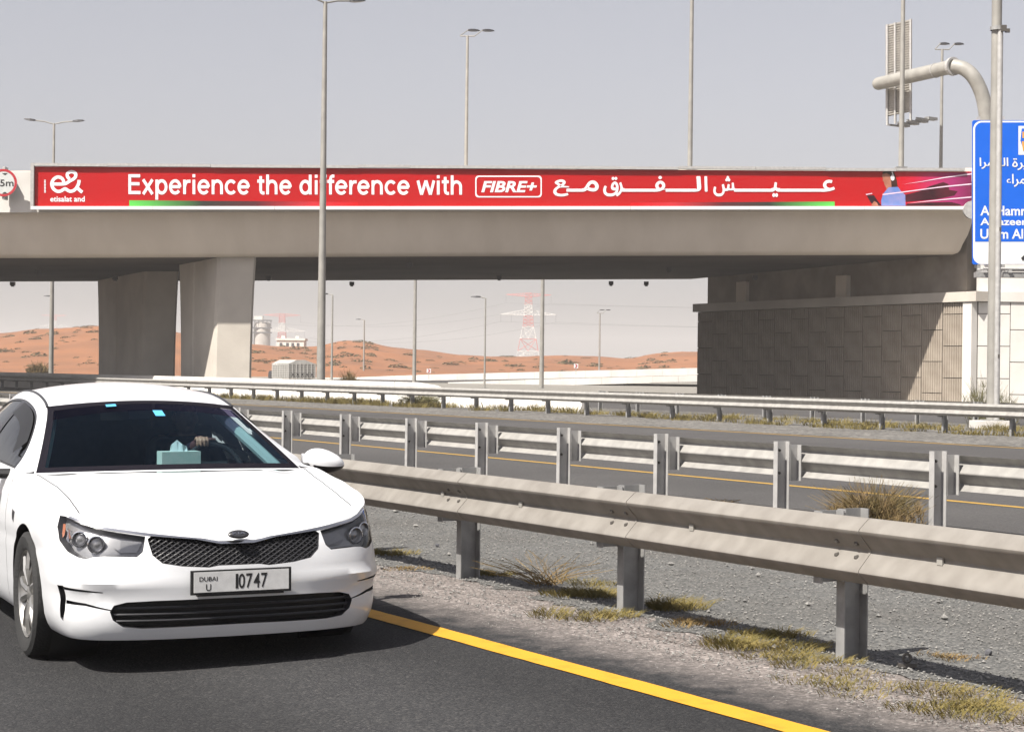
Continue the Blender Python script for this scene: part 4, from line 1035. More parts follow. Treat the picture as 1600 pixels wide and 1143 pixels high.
twig_bush('dry_bush', 'tangled dry brown and green bush behind the near guardrail at right', rd(11.0, t_at_px(1368, 790, 11.0), 0), 850, .50, .50, 'bush_mix', .0035, ball=420)
twig_bush('dry_bush', 'small dark dead weed lying on the asphalt behind the near guardrail', gp_z(1122, 787), 60, .25, .06, 'weed_straw', .006)
twig_bush('wiry_shrub', 'wiry green shrub around the foot of the nearest lamp post', gnd(1537, 50.5, 0), 170, .62, 1.5, 'bush_green', .006, 'shrub', ball=170)
twig_bush('wiry_shrub', 'wiry green shrub right of the nearest lamp post', gnd(1566, 52, 0), 130, .55, 1.1, 'bush_green', .006, 'shrub', ball=110)
twig_bush('green_bush', 'feathery green bush beside the tall lamp post, beyond the far guardrail', gnd(545, 82, 0), 160, .5, 1.45, 'bush_mix', .012, ball=420)
twig_bush('green_bush', 'dark green bush under the far guardrail near the middle of the picture', rd(32.2, t_at_px(655, 625, 32.2), 0), 300, .9, .55, 'bush_green', .012, ball=260)
twig_bush('green_bush', 'bush at the foot of the dune behind the far left lamp post', gnd(62, 150, 0), 300, 1.2, 1.6, 'bush_mix', .03, ball=500)
# ground cover under the far guardrail
mb = MB()
for _ in range(900):
    t = rgv.uniform(t3 - 14, t3 + 60); s = rgv.uniform(31.0, 33.3 if t > t3 + 14 else 35.4)
    if vnoise(t * .35, s * .8) < .33: continue
    tuft(mb, rd(s, t, .015), 34, rgv.uniform(.15, .5), rgv.uniform(.10, .22) * (1.5 if t > t3 + 18 else 1), .9, .008, rgv)
struct(mb.build('roadside_weeds', 'weed_green'), 'stuff', 'yellow-green weeds covering the strip under the far guardrail')
# loose stones
mat('stone_mix', (.15, .146, .14), .9, col2=(.27, .26, .245), scale=23, detail=1, lo=.42, hi=.58)
mb = MB(); OCT = [(1, 0, 0), (0, 1, 0), (-1, 0, 0), (0, -1, 0), (0, 0, 1), (0, 0, -1)]; OF = [(0, 1, 4), (1, 2, 4), (2, 3, 4), (3, 0, 4), (1, 0, 5), (2, 1, 5), (3, 2, 5), (0, 3, 5)]
def stones(n, s0, s1, t0, t1, r0, r1):
    for _ in range(n):
        t = t0 + (t1 - t0) * rgv.random() ** 1.5; s = rgv.uniform(s0, s1); r = rgv.uniform(r0, r1) * (1 + .6 * rgv.random() ** 6)
        c = rd(s, t, zroad(s) + .010); a = rgv.uniform(0, 6.28); ca, sa = math.cos(a), math.sin(a); q = [rgv.uniform(.6, 1.25) for _ in range(6)]
        mb.add([(c.x + (x * ca - y * sa) * r * q[i], c.y + (x * sa + y * ca) * r * q[i], c.z + r * .3 + z * r * q[i] * .7) for i, (x, y, z) in enumerate(OCT)], OF)
stones(13000, 5.42, 6.4, 2, 22, .003, .009); stones(24000, 6.2, 9.6, 2, 30, .003, .009); stones(2600, 5.32, 5.5, 2, 20, .002, .006); stones(700, 5.12, 5.4, 2, 20, .002, .005); stones(60, 5.6, 9.3, 3, 20, .016, .03)
struct(mb.build('loose_gravel', 'stone_mix'), 'stuff', 'loose grey gravel strewn over the verge and median')
c = gp_z(1417, 1042); ep = thing('eye_plate', 'small rusty steel plate with a ring lying behind the near guardrail', 'scrap metal', c)
part('plate', MB().box(c + Vector((0, 0, .012)), (.085, .05, .02)), 'dark_bolt', ep)
part('ring', MB().tube([c + Vector((math.cos(a) * .019, 0, .045 + math.sin(a) * .019)) for a in [i * math.pi / 8 for i in range(17)]], .007, 8), 'dark_bolt', ep)
for px, py_, r, w_ in ((1545, 1022, .022, 'black stone on the gravel right of the right-hand guardrail post'), (683, 853, .018, 'dark stone on the gravel just right of the car')):
    c = gp_z(px, py_); rg2 = random.Random(px); bm = bmesh.new(); bmesh.ops.create_icosphere(bm, subdivisions=1, radius=r)
    for v in bm.verts: v.co *= rg2.uniform(.7, 1.2)
    me = bpy.data.meshes.new('stone'); bm.to_mesh(me); bm.free(); me.materials.append(M['steel_dark']); o = link('stone', me); o.location = c + Vector((0, 0, r * .5)); tag(o, w_, 'stone')

# ---------------------------------------------------------------- dusty air
hz = bpy.data.materials.new('dusty_air'); hz.use_nodes = True; nt = hz.node_tree; nt.nodes.clear()
o_ = nt.nodes.new('ShaderNodeOutputMaterial'); pv = nt.nodes.new('ShaderNodeVolumePrincipled')
pv.inputs['Color'].default_value = (.90, .86, .84, 1); pv.inputs['Density'].default_value = .00055; pv.inputs['Anisotropy'].default_value = 0.0
nt.links.new(pv.outputs[0], o_.inputs['Volume'])
o = MB().box((0, 1600, 32), (7400, 4400, 68)).build('haze', hz); struct(o, 'stuff', 'pale dusty haze in the air')

# ---------------------------------------------------------------- white saloon car
mat('car_paint', (.78, .79, .81), .35, coat=.6, spec=.5); M['car_paint'].node_tree.nodes['Principled BSDF'].inputs['Coat Roughness'].default_value = .04
mat('car_black', (.012, .012, .013), .45); mat('car_trim', (.03, .03, .034), .35); mat('car_chrome', (.72, .72, .74), .15, metal=1.0)
mat('car_interior', (.016, .018, .021), .85); mat('car_seat', (.03, .033, .038), .9, var=.3, scale=20); mat('rubber', (.022, .022, .022), .85, bump=.3, bscale=60)
mat('alloy', (.50, .49, .47), .35, metal=.8, var=.25, scale=9); mat('lamp_bowl', (.42, .42, .43), .28, metal=.6); mat('lamp_amber', (.42, .15, .08), .3)
mat('frit_black', (.010, .009, .014), .85, spec=.08); mat('plate_white', (.66, .66, .66), .5, var=.12, scale=25); mat('plate_black', (.015, .015, .016), .5); mat('sticker_blue', (.10, .45, .80), .5)
mat('tissue_box', (.66, .80, .72), .7, col2=(.80, .86, .78), scale=18); mat('tissue', (.80, .88, .88), .8); mat('pillar_trim', (.40, .50, .50), .8); mat('headliner', (.10, .115, .12), .9)
clear_glass('windscreen', (.55, .68, .72), 1.25, gloss=(.42, .62, .85)); clear_glass('side_glass', (.13, .13, .15), 1.45); clear_glass('privacy_glass', (.035, .035, .04), 1.4); clear_glass('lamp_lens', (.93, .93, .93), 1.38)
clear_glass('shade_band', (.10, .09, .15), 1.2, gloss=(.5, .5, .8))
CYAW = R(25); co = at(376, 900, 9.27); CARZ = -.112
car = thing('car', 'white saloon car driving toward us in the near lane, number plate 10747', 'car', (co.x, co.y, CARZ), CYAW)
car.rotation_euler = (Matrix.Rotation(CYAW, 3, 'Z') @ Matrix.Rotation(-R(.4), 3, 'Y')).to_euler()
car.scale = (.965, 1, 1)
def cpart(name, mb, m, parent=None, smooth=False): return mb.build(name, m, parent or car, smooth)
# plan outline of the body (x to the side, y backwards), by arc length
OUT = catmull([(0, 0, 0), (.25, .008, 0), (.45, .030, 0), (.61, .070, 0), (.74, .130, 0), (.835, .225, 0), (.885, .36, 0), (.910, .57, 0), (.922, .9, 0), (.928, 1.3, 0), (.93, 1.9, 0), (.93, 2.6, 0),
               (.928, 3.3, 0), (.918, 3.9, 0), (.89, 4.3, 0), (.82, 4.6, 0), (.68, 4.76, 0), (.42, 4.83, 0), (0, 4.855, 0)], 10)
ARC = [0.0]
for p, q in zip(OUT, OUT[1:]): ARC.append(ARC[-1] + (q - p).length)
AMAX = ARC[-1]
def outline(a):
    a = min(max(a, 0), AMAX); lo, hi = 0, len(ARC) - 1
    while hi - lo > 1:
        m_ = (lo + hi) // 2
        if ARC[m_] <= a: lo = m_
        else: hi = m_
    w = (a - ARC[lo]) / max(1e-9, ARC[hi] - ARC[lo]); p = OUT[lo].lerp(OUT[hi], w)
    q0, q1 = OUT[max(lo - 1, 0)], OUT[min(hi + 1, len(OUT) - 1)]; d = (q1 - q0).normalized()
    n = Vector((-d.y, d.x, 0))
    if lo == 0 and w < .5: n = Vector((0, 1, 0))
    return p, n
def arc_at_y(y):
    for i in range(len(OUT) - 1):
        if OUT[i].y <= y <= OUT[i + 1].y and i > 20: return ARC[i] + (ARC[i + 1] - ARC[i]) * (y - OUT[i].y) / (OUT[i + 1].y - OUT[i].y)
INF = [(.17, .060), (.20, .038), (.25, .018), (.31, .010), (.38, .006), (.45, .0), (.53, .008), (.60, .026), (.66, .052), (.72, .085), (.78, .12), (.9, .17)]
INS = [(.17, .085), (.20, .055), (.27, .030), (.36, .018), (.5, .010), (.62, .0), (.72, .004), (.80, .016), (.87, .034), (.93, .058), (1.0, .09)]
ZT = [(0, .655), (.10, .655), (.20, .672), (.30, .684), (.46, .702), (.75, .738), (1.02, .784), (1.18, .812), (1.35, .848), (1.6, .89), (1.95, .935), (2.2, .945), (3.3, .965), (4.3, .985), (4.9, 1.0), (AMAX, 1.0)]
def ztop(a): return interp(ZT, a)
def belt(a, z, off=0.0):
    p, n = outline(a); w = min(1, max(0, (a - .75) / .55)); w = w * w * (3 - 2 * w)
    ins = interp(INF, z) * (1 - w) + interp(INS, z) * w
    # a soft crease down the flank and a ledge under the lamps
    ins += .008 * math.exp(-((z - .60) / .03) ** 2) * w
    cz = math.exp(-((z - .455) / .028) ** 2) * math.exp(-((a - .72) / .30) ** 2); ins -= .016 * cz
    ins += .014 * math.exp(-((z - .375) / .035) ** 2) * math.exp(-((a - .80) / .20) ** 2)
    if a > 5.0: ins *= .9
    q = p + n * (ins + off); return Vector((q.x, q.y, z))
def inside(p, poly):
    x, y = p; c = False; j = len(poly) - 1
    for i in range(len(poly)):
        xi, yi = poly[i]; xj, yj = poly[j]
        if (yi > y) != (yj > y) and x < (xj - xi) * (y - yi) / (yj - yi) + xi: c = not c
        j = i
    return c
def dens(poly, step):
    o = []
    for a, b in zip(poly, poly[1:] + poly[:1]):
        n = max(1, int(math.hypot(b[0] - a[0], b[1] - a[1]) / step))
        for i in range(n): o.append((a[0] + (b[0] - a[0]) * i / n, a[1] + (b[1] - a[1]) * i / n))
    return o
def smooth_poly(pts, n=4):
    P = [Vector((x, y, 0)) for x, y in pts]; k = len(P); o = []
    for i in range(k):
        p0, p1, p2, p3 = P[i - 1], P[i], P[(i + 1) % k], P[(i + 2) % k]
        for q in range(n):
            t = q / n; v = .5 * ((2 * p1) + (p2 - p0) * t + (2 * p0 - 5 * p1 + 4 * p2 - p3) * t * t + (3 * p1 - p0 - 3 * p2 + p3) * t ** 3); o.append((v.x, v.y))
    return o
def cut_sheet(domain, polys, gx, gy, step=.03):
    """triangulate a flat domain with outlines in it; returns {name: (points, triangles)} ('' = the rest)"""
    loops = [dens(domain, step)] + [dens(p, step) if len(p) < 60 else p for _, p in polys]
    V, E_ = [], []
    for lp in loops:
        k = len(V); n = len(lp); V += [Vector(p) for p in lp]; E_ += [(k + i, k + (i + 1) % n) for i in range(n)]
    cons = list(V); xs = [p[0] for p in domain]; ys = [p[1] for p in domain]
    cell = {}
    for c in cons: cell.setdefault((int(c.x // gx), int(c.y // gy)), []).append(c)
    y = min(ys) + gy / 2; row = 0
    while y < max(ys):
        x = min(xs) + gx * (.5 if row % 2 else 1)
        while x < max(xs):
            if inside((x, y), domain):
                ok = True; ci, cj = int(x // gx), int(y // gy)
                for i in (-1, 0, 1):
                    for j in (-1, 0, 1):
                        for c in cell.get((ci + i, cj + j), ()):
                            if abs(c.x - x) < gx * .5 and abs(c.y - y) < gy * .5: ok = False
                if ok: V.append(Vector((x, y)))
            x += gx
        y += gy; row += 1
    vo, eo, fo, *_ = delaunay_2d_cdt(V, E_, [], 0, 1e-5)
    out = {}
    for f in fo:
        c = (sum(vo[i].x for i in f) / len(f), sum(vo[i].y for i in f) / len(f))
        if not inside(c, loops[0]): continue
        nm = ''
        for (name, _), lp in zip(polys, loops[1:]):
            if inside(c, lp): nm = name; break
        out.setdefault(nm, []).append(f)
    return vo, out
def sheet_mb(vo, tris, fn, mirror=True):
    mb = MB(); idx = {}
    for f in tris:
        for i in f:
            if i not in idx: idx[i] = len(mb.v); mb.v.append(tuple(fn(vo[i].x, vo[i].y)))
    mb.f = [tuple(idx[i] for i in f) for f in tris]
    if mirror:
        k = len(mb.v); mb.v += [(-x, y, z) for x, y, z in mb.v]; mb.f += [tuple(k + i for i in reversed(f)) for f in mb.f]
    return mb
def weld_build(mb, name, m, parent=None, smooth=True):
    me = bpy.data.meshes.new(name); me.from_pydata(mb.v, [], mb.f); me.materials.append(M[m])
    bm = bmesh.new(); bm.from_mesh(me); bmesh.ops.remove_doubles(bm, verts=bm.verts, dist=.0008); bmesh.ops.recalc_face_normals(bm, faces=bm.faces)
    if smooth:
        for f in bm.faces: f.smooth = True
        for e in bm.edges:
            if len(e.link_faces) == 2 and e.calc_face_angle(0) > R(38): e.smooth = False
    bm.to_mesh(me); bm.free(); return link(name, me, parent or car)
def side_only(mb, sg): return MB().add([(sg * x, y, z) for x, y, z in mb.v], [f if sg > 0 else tuple(reversed(f)) for f in mb.f])
AW, ZW, RW = arc_at_y(.955), .325, .368; AR = arc_at_y(3.76)
circ = lambda a, r: [(a + r * math.cos(2 * math.pi * i / 40), ZW + r * math.sin(2 * math.pi * i / 40)) for i in range(40)]
GR = [(-.02, .640), (.09, .640), (.15, .652), (.22, .666), (.455, .686), (.475, .672), (.45, .595), (.40, .555), (.30, .538), (.16, .528), (.11, .536), (-.02, .536)]
CH = [(-.02, .654), (.10, .654), (.17, .668), (.46, .699), (.75, .734), (1.0, .776), (1.0, .768), (.75, .724), (.47, .688), (.22, .667), (.15, .653), (.09, .641), (-.02, .641)]
HLr = 0
HL = [(.485, .685), (.62, .703), (.76, .721), (.90, .746), (1.03, .774), (1.075, .776), (1.07, .72), (1.02, .655), (.93, .608), (.85, .584), (.80, .576), (.755, .588), (.70, .592), (.60, .590), (.53, .588), (.50, .612)]
LI = [(-.02, .374), (.20, .374), (.44, .373), (.58, .368), (.645, .352), (.665, .322), (.650, .280), (.60, .246), (.50, .236), (.20, .238), (-.02, .240)]
S1_ = [(.930, .442), (.992, .440), (.985, .365), (.992, .278), (.965, .262), (.935, .32)]
S2_ = [(.70, .418), (.80, .428), (.930, .437), (.930, .422), (.80, .417), (.70, .413)]
S3_ = [(.66, .332), (.80, .360), (.930, .370), (.930, .352), (.80, .348), (.66, .326)]
DG = [(arc_at_y(1.50), .25), (arc_at_y(1.507), .25), (arc_at_y(1.487), .60), (arc_at_y(1.475), .925), (arc_at_y(1.467), .925), (arc_at_y(1.480), .60)]
DG2 = [(arc_at_y(2.62), .25), (arc_at_y(2.628), .25), (arc_at_y(2.628), .94), (arc_at_y(2.62), .94)]
FV = [(arc_at_y(1.22), .735), (arc_at_y(1.30), .745), (arc_at_y(1.29), .695), (arc_at_y(1.24), .675)]
dom = [(0, .175)] + [(a, .175) for a in (.5, 1.0, 2, 3, 4, 5)] + [(AMAX, .22)]
na = 90; dom += [(AMAX * (1 - i / na), ztop(AMAX * (1 - i / na))) for i in range(na + 1)]
polys = [('arch', circ(AW, RW)), ('arch', circ(AR, RW)), ('chrome_strip', CH), ('grille', GR), ('headlamp', HL), ('lower_intake', LI), ('corner_slot', S1_), ('corner_slot', S2_), ('corner_slot', S3_), ('door_gap', DG), ('door_gap', DG2), ('fender_vent', FV)]
polys = [(n_, [(max(a, 0), z) for a, z in p]) for n_, p in polys]
vo, regs = cut_sheet(dom, polys, .045, .03, .022)
body_mb = sheet_mb(vo, regs[''], belt)
def walls(mb, poly, d, fn=belt, o0=0.0):
    """inward return along an outline (both sides of the car)"""
    lp = [p for p in dens(poly, .02)]
    n = len(lp)
    for sg in (1, -1):
        k = len(mb.v)
        for a, z in lp:
            for o in (o0, d): q = fn(a, z, o); mb.v.append((sg * q.x, q.y, q.z))
        for i in range(n):
            j = (i + 1) % n
            if lp[i][0] < .001 and lp[j][0] < .001: continue
            mb.f.append((k + 2 * i, k + 2 * j, k + 2 * j + 1, k + 2 * i + 1))
PD = dict()
for n_, p in polys: PD.setdefault(n_, []).append(p)
# hood: front edge follows the belt's top, rear edge is the cowl under the windscreen
TOPE = [belt(a, ztop(a)) for a in [i * .025 for i in range(int(2.05 / .025) + 1)]]
def cowl_y(x): return 1.06 + .30 * (abs(x) / .80) ** 2.2
YTOP = [(p.y, p.x, p.z) for p in TOPE]
def edge_at_y(y):
    for a, b in zip(YTOP, YTOP[1:]):
        if a[0] <= y <= b[0]: w = (y - a[0]) / max(1e-6, b[0] - a[0]); return a[1] + (b[1] - a[1]) * w, a[2] + (b[2] - a[2]) * w
    return YTOP[-1][1], YTOP[-1][2]
def front_at_x(x):
    x = abs(x)
    for a, b in zip(YTOP, YTOP[1:]):
        if a[1] <= x <= b[1] and b[1] > a[1]: w = (x - a[1]) / (b[1] - a[1]); return a[0] + (b[0] - a[0]) * w, a[2] + (b[2] - a[2]) * w
    return YTOP[-1][0], YTOP[-1][2]
def hood(x, y, off=0.0):
    yf, zf = front_at_x(min(x, .80)); yc = cowl_y(min(x, .80)); q = min(1, max(0, (y - yf) / max(.05, yc - yf)))
    zc = .945 - .03 * (x / .8) ** 2; z = zf + (zc - zf) * (1 - (1 - q) ** 1.75)
    z += .012 * math.exp(-((x - (.34 + .20 * q)) / .045) ** 2) * min(1, q * 5) * (1 - q * .4) - .006 * math.exp(-(x / .22) ** 2) * min(1, q * 4)
    xh, ze = edge_at_y(y); w = min(1, max(0, (x / max(.05, xh) - .72) / .28)); w = w * w * (3 - 2 * w) if y > .30 else w * w * w * min(1, max(0, (y - .02) / .28))
    return Vector((x, y, z + (ze - z) * w + off))
domh = [(p.x, p.y) for p in TOPE if p.y < 1.36]
xe, _ = edge_at_y(1.36); domh += [(xe, 1.36)] + [(x, cowl_y(x)) for x in (.79, .7, .6, .5, .4, .3, .2, .1, 0)]
gapl = []
for i in range(26):
    y = .37 + (1.30 - .37) * i / 25; xg = .745 + .05 * i / 25 - .02 * math.sin(i / 25 * 3.1); gapl.append((xg, y))
GP = [(x, y) for x, y in gapl] + [(x + .006, y) for x, y in reversed(gapl)]
voh, rh = cut_sheet(domh, [('hood_gap', GP)], .05, .05, .025)
hm = sheet_mb(voh, rh[''], lambda x, y: hood(x, y))
body_mb.add(hm.v, hm.f)
mbw = MB()
for nm in ('grille', 'lower_intake', 'headlamp'):
    for p in PD[nm]: walls(mbw, p, .05)
for p in PD['corner_slot']: walls(mbw, p, .03)
body = weld_build(body_mb, 'body', 'car_paint')
weld_build(mbw, 'opening_edges', 'car_trim')
for a in (AW, AR):
    mba = MB(); walls(mba, circ(a, RW), .26); h_ = len(mba.v) // 2
    weld_build(MB().add(mba.v[:h_], [f for f in mba.f if max(f) < h_]), 'wheel_housing', 'car_black'); weld_build(MB().add(mba.v[h_:], [tuple(i - h_ for i in f) for f in mba.f if min(f) >= h_]), 'wheel_housing', 'car_black')
for nm, m, d in (('corner_slot', 'car_black', .03), ('door_gap', 'car_black', .004), ('fender_vent', 'car_trim', .002), ('chrome_strip', 'car_chrome', -.003)):
    mb = sheet_mb(vo, regs[nm], lambda a, z: belt(a, z, d), nm == 'chrome_strip')
    if nm == 'chrome_strip': weld_build(mb, nm, m)
    else:
        for sg in (1, -1): weld_build(side_only(mb, sg), nm, m)
weld_build(sheet_mb(voh, rh['hood_gap'], lambda x, y: hood(x, y, -.006)), 'hood_gap', 'car_black')
# grille: dark back, lattice of diagonal bars
gl = weld_build(sheet_mb(vo, regs['grille'], lambda a, z: belt(a, z, .05)), 'grille', 'car_black')
def clip_line(p, q, poly, n=60):
    runs, cur = [], []
    for i in range(n + 1):
        t = i / n; x, y = p[0] + (q[0] - p[0]) * t, p[1] + (q[1] - p[1]) * t
        if inside((abs(x), y), poly): cur.append((x, y))
        else:
            if len(cur) > 1: runs.append(cur)
            cur = []
    if len(cur) > 1: runs.append(cur)
    return runs
def belt_s(a, z, off=0.0):
    q = belt(abs(a), z, off); return Vector((math.copysign(q.x, a) if a else q.x, q.y, z))
mb = MB(); GRp = [(-.001 if a == 0 else a, z) for a, z in PD['grille'][0]]
for k_ in range(-44, 45):
    for sg in (1, -1):
        x0 = k_ * .040
        for run in clip_line((x0 - sg * .16, .51), (x0 + sg * .16, .69), GRp): mb.tube([belt_s(a, z, .016) for a, z in run], .0036, 4, False)
cpart('grille_lattice', mb, 'car_trim', gl)['kind'] = 'stuff'
li = weld_build(sheet_mb(vo, regs['lower_intake'], lambda a, z: belt(a, z, .06)), 'lower_intake', 'car_black')
LIp = [(-.001 if a == 0 else a, z) for a, z in PD['lower_intake'][0]]
for z in (.272, .304, .336):
    for run in clip_line((-.72, z), (.72, z), LIp, 120): cpart('intake_bar', MB().tube([belt_s(a, zz, .022) for a, zz in run], .007, 6), 'car_trim', li)
# headlamps: bowl, projectors, amber corner, clear cover
for sg in (-1, 1):
    cv = weld_build(side_only(sheet_mb(vo, regs['headlamp'], lambda a, z: belt(a, z, .001), False), sg), 'headlamp', 'lamp_lens')
    weld_build(side_only(sheet_mb(vo, regs['headlamp'], lambda a, z: belt(a, z, .045), False), sg), 'lamp_bowl', 'lamp_bowl', cv)
    def S(q): return Vector((sg * q.x, q.y, q.z))
    for a, z, r in ((.90, .668, .036), (.77, .645, .040)):
        c = S(belt(a, z, .040)); _, nn = outline(a); d = S(Vector((-nn.x * .5, -nn.y - .4, 0))).normalized()
        pr = cpart('projector', MB().lathe([(r * 1.05, -.0), (r * 1.12, .028), (r * .98, .030), (r * .82, .012)], c, d, 24), 'car_chrome', cv, True)
        cpart('projector_lens', MB().lathe([(r * .84, .010), (r * .65, .024), (r * .35, .031), (0, .033)], c, d, 20), 'car_trim', pr, True) if False else None
        cpart('lens', MB().lathe([(r * .84, .008), (r * .6, .018), (.001, .022)], c, d, 20), 'lamp_bowl', cv, True)
    mb = MB(); pl = [(1.035, .735), (1.055, .735), (1.045, .69), (1.03, .668), (1.02, .68), (1.026, .71)]
    mb.add([S(belt(a, z, .02)) for a, z in pl], [tuple(range(6))]); cpart('turn_signal', mb, 'lamp_amber', cv)
    mb = MB(); pl = [(.965, .705), (1.0, .712), (.995, .665), (.965, .645), (.95, .665)]
    mb.add([S(belt(a, z, .02)) for a, z in pl], [tuple(range(5))]); cpart('reflector', mb, 'car_chrome', cv)
    mb = MB(); pl = [(.50, .655), (.62, .665), (.66, .635), (.62, .605), (.53, .605)]
    mb.add([S(belt(a, z, .03)) for a, z in pl], [tuple(range(5))]); cpart('reflector', mb, 'lamp_bowl', cv)
    mb = MB(); lo_ = [(.49, .681), (.62, .699), (.76, .717), (.90, .741), (1.03, .768)]
    mb.tube([S(belt(a, z, .012)) for a, z in lo_], .010, 6); cpart('bezel', mb, 'car_trim', cv)
# number plate, emblem
npl = cpart('number_plate', MB().box((0, -.022, .459), (.535, .014, .120)), 'plate_black')
cpart('plate_face', MB().box((0, -.031, .461), (.505, .006, .100)), 'plate_white', npl)
PF = lambda x, z: Vector((x, -.0352, z))
def ctext(name, body_, box, parent, m='plate_black', fn=PF, bold=.0):
    vs_, fs_, (a, b, c, d) = text_poly(body_, bold); x0, x1, y0, y1 = box
    return cpart(name, MB().add([fn(x0 + (v[0] - a) / (b - a) * (x1 - x0), y0 + (v[1] - c) / (d - c) * (y1 - y0)) for v in vs_], fs_), m, parent)
for i, ch in enumerate('10747'):
    w_ = .014 if ch == '1' else .034; x = [-.042, -.018, .022, .062, .102][i] + (.0 if ch != '1' else .008)
    ctext('plate_digit', ch, (x, x + w_, .424, .497), npl, bold=.012)
ctext('plate_letter', 'U', (-.190, -.163, .418, .452), npl, bold=.008)
ctext('plate_letters', 'DUBAI', (-.225, -.130, .466, .488), npl, bold=.012)
cpart('plate_holder', MB().box((0, -.006, .40), (.46, .03, .02)), 'car_black')
ec = hood(0.0, .055); mbE = MB()
mbE.lathe([(0, .012), (.058, .010), (.066, .004), (.066, -.004)], (0, 0, 0), (0, 0, 1), 32)
em = cpart('emblem', MB().add([(x * .85, .030 + y * .30 - z * .75, .686 + y * .27 + z * .6) for x, y, z in mbE.v], mbE.f), 'car_trim', None, True)
vsE, fsE, (a, b, c, d) = text_poly('KIA', .02)
def efn(x, y): return Vector((x * .85, .030 + y * .30 - .0135 * .75, .686 + y * .27 + .0135 * .6))
cpart('emblem_letters', MB().add([efn(-.042 + (v[0] - a) / (b - a) * .084, -.022 + (v[1] - c) / (d - c) * .044) for v in vsE], fsE), 'car_chrome', em)
# chin splitter and floor
cpart('underbody', MB().box((0, 2.5, .24), (1.52, 4.1, .08)), 'car_black')
mb = MB(); lp = [i * .05 for i in range(17)]
for sg in (-1, 1):
    k_ = len(mb.v)
    for a in lp: q = belt(a, .19, .03); p2 = belt(a, .178, .22); mb.v += [(sg * q.x, q.y + .01, .176), (sg * p2.x, p2.y, .20)]
    for i in range(len(lp) - 1): mb.f.append((k_ + 2 * i, k_ + 2 * i + 2, k_ + 2 * i + 3, k_ + 2 * i + 1))
cpart('chin', mb, 'car_black')
# ---- greenhouse
TR = [(.800, 1.335, .925), (.705, 1.62, 1.075), (.615, 1.93, 1.222), (.585, 2.10, 1.285), (.572, 2.35, 1.330), (.562, 2.65, 1.352), (.555, 3.0, 1.348), (.550, 3.35, 1.305), (.555, 3.75, 1.195), (.60, 4.12, 1.065), (.64, 4.30, .995)]
TP = catmull(TR, 10); NT = len(TP)
def rail(v):
    f = min(max(v, 0), 1) * (NT - 1); i = min(int(f), NT - 2); return TP[i].lerp(TP[i + 1], f - i)
VH, VB = 29 / (NT - 1), 72 / (NT - 1)      # windscreen header, rear window top
BOW = [(0, .275), (VH, .10), (.5, .0), (VB, -.10), (1, -.22)]; CRN = [(0, .022), (VH, .038), (.5, .062), (VB, .05), (1, .03)]
def top_sheet(u, v, off=0.0):
    p = rail(v); k_ = 1 - u * u; return Vector((u * p.x, p.y - interp(BOW, v) * k_, p.z + interp(CRN, v) * k_ + off))
dom = [(-1, 0), (1, 0), (1, 1), (-1, 1)]
ws = [(-.985, .008), (.985, .008), (.985, VH - .004), (-.985, VH - .004)]; wsi = [(-.935, .030), (.935, .030), (.925, VH - .052), (.5, VH - .040), (0, VH - .036), (-.5, VH - .040), (-.925, VH - .052)]
rw = [(-.96, VB + .01), (.96, VB + .01), (.96, .985), (-.96, .985)]
sbd = [(-.925, VH - .052), (-.5, VH - .040), (0, VH - .036), (.5, VH - .040), (.925, VH - .052), (.93, VH - .105), (.5, VH - .088), (0, VH - .082), (-.5, VH - .088), (-.93, VH - .105)]
vg, rgn = cut_sheet(dom, [('shade_band', sbd), ('windscreen', wsi), ('frit', ws), ('rear_window', rw)], .07, .02, .03)
weld_build(sheet_mb(vg, rgn[''], top_sheet, False), 'roof', 'car_paint')
weld_build(sheet_mb(vg, rgn['windscreen'], lambda u, v: top_sheet(u, v, -.002), False), 'windscreen', 'windscreen')
weld_build(sheet_mb(vg, rgn['shade_band'], lambda u, v: top_sheet(u, v, -.002), False), 'shade_band', 'shade_band')
fr_ = weld_build(sheet_mb(vg, rgn['frit'], lambda u, v: top_sheet(u, v, -.001), False), 'windscreen_border', 'frit_black')
weld_build(sheet_mb(vg, rgn['rear_window'], lambda u, v: top_sheet(u, v, -.002), False), 'rear_window', 'privacy_glass')
# sides between roof rail and waistline, in the (y, z) plane
def belt_y(y): a = arc_at_y(y); return belt(a, ztop(a))
def rail_y(y):
    for a, b in zip(TP, TP[1:]):
        if a.y <= y <= b.y: return a.lerp(b, (y - a.y) / (b.y - a.y))
    return TP[0] if y < TP[0].y else TP[-1]
def flank(y, z, off=0.0):
    b, t = belt_y(y), rail_y(y); w = min(1, max(0, (z - b.z) / max(.004, t.z - b.z)))
    return Vector((b.x + (t.x - b.x) * w + .035 * math.sin(w * math.pi) - off, y, z))
y0, y1 = TP[0].y, 4.28; ys_ = [y0 + (y1 - y0) * i / 70 for i in range(71)]
dom = [(y, belt_y(y).z - .002) for y in ys_] + [(y, max(rail_y(y).z, belt_y(y).z + .004)) for y in reversed(ys_)]
def win(ya, yb, marg=.055, low=.012):
    yy = [ya + (yb - ya) * i / 16 for i in range(17)]
    top = [(y, max(rail_y(y).z - marg, belt_y(y).z + low + .004)) for y in reversed(yy)]
    return [(y, belt_y(y).z + low) for y in yy] + top
W1, W2 = win(1.58, 2.56), win(2.66, 3.72)
F1 = [(1.535, belt_y(1.55).z + .004), (3.80, belt_y(3.8).z + .004)] + [(y, max(rail_y(y).z - .042, belt_y(y).z + .01)) for y in [3.80 - (3.80 - 1.535) * i / 40 for i in range(41)]]
vf, rf_ = cut_sheet(dom, [('w1', W1), ('w2', W2), ('trim', F1)], .06, .03, .03)
mb = sheet_mb(vf, rf_[''], flank); weld_build(mb, 'side_frame', 'car_paint')
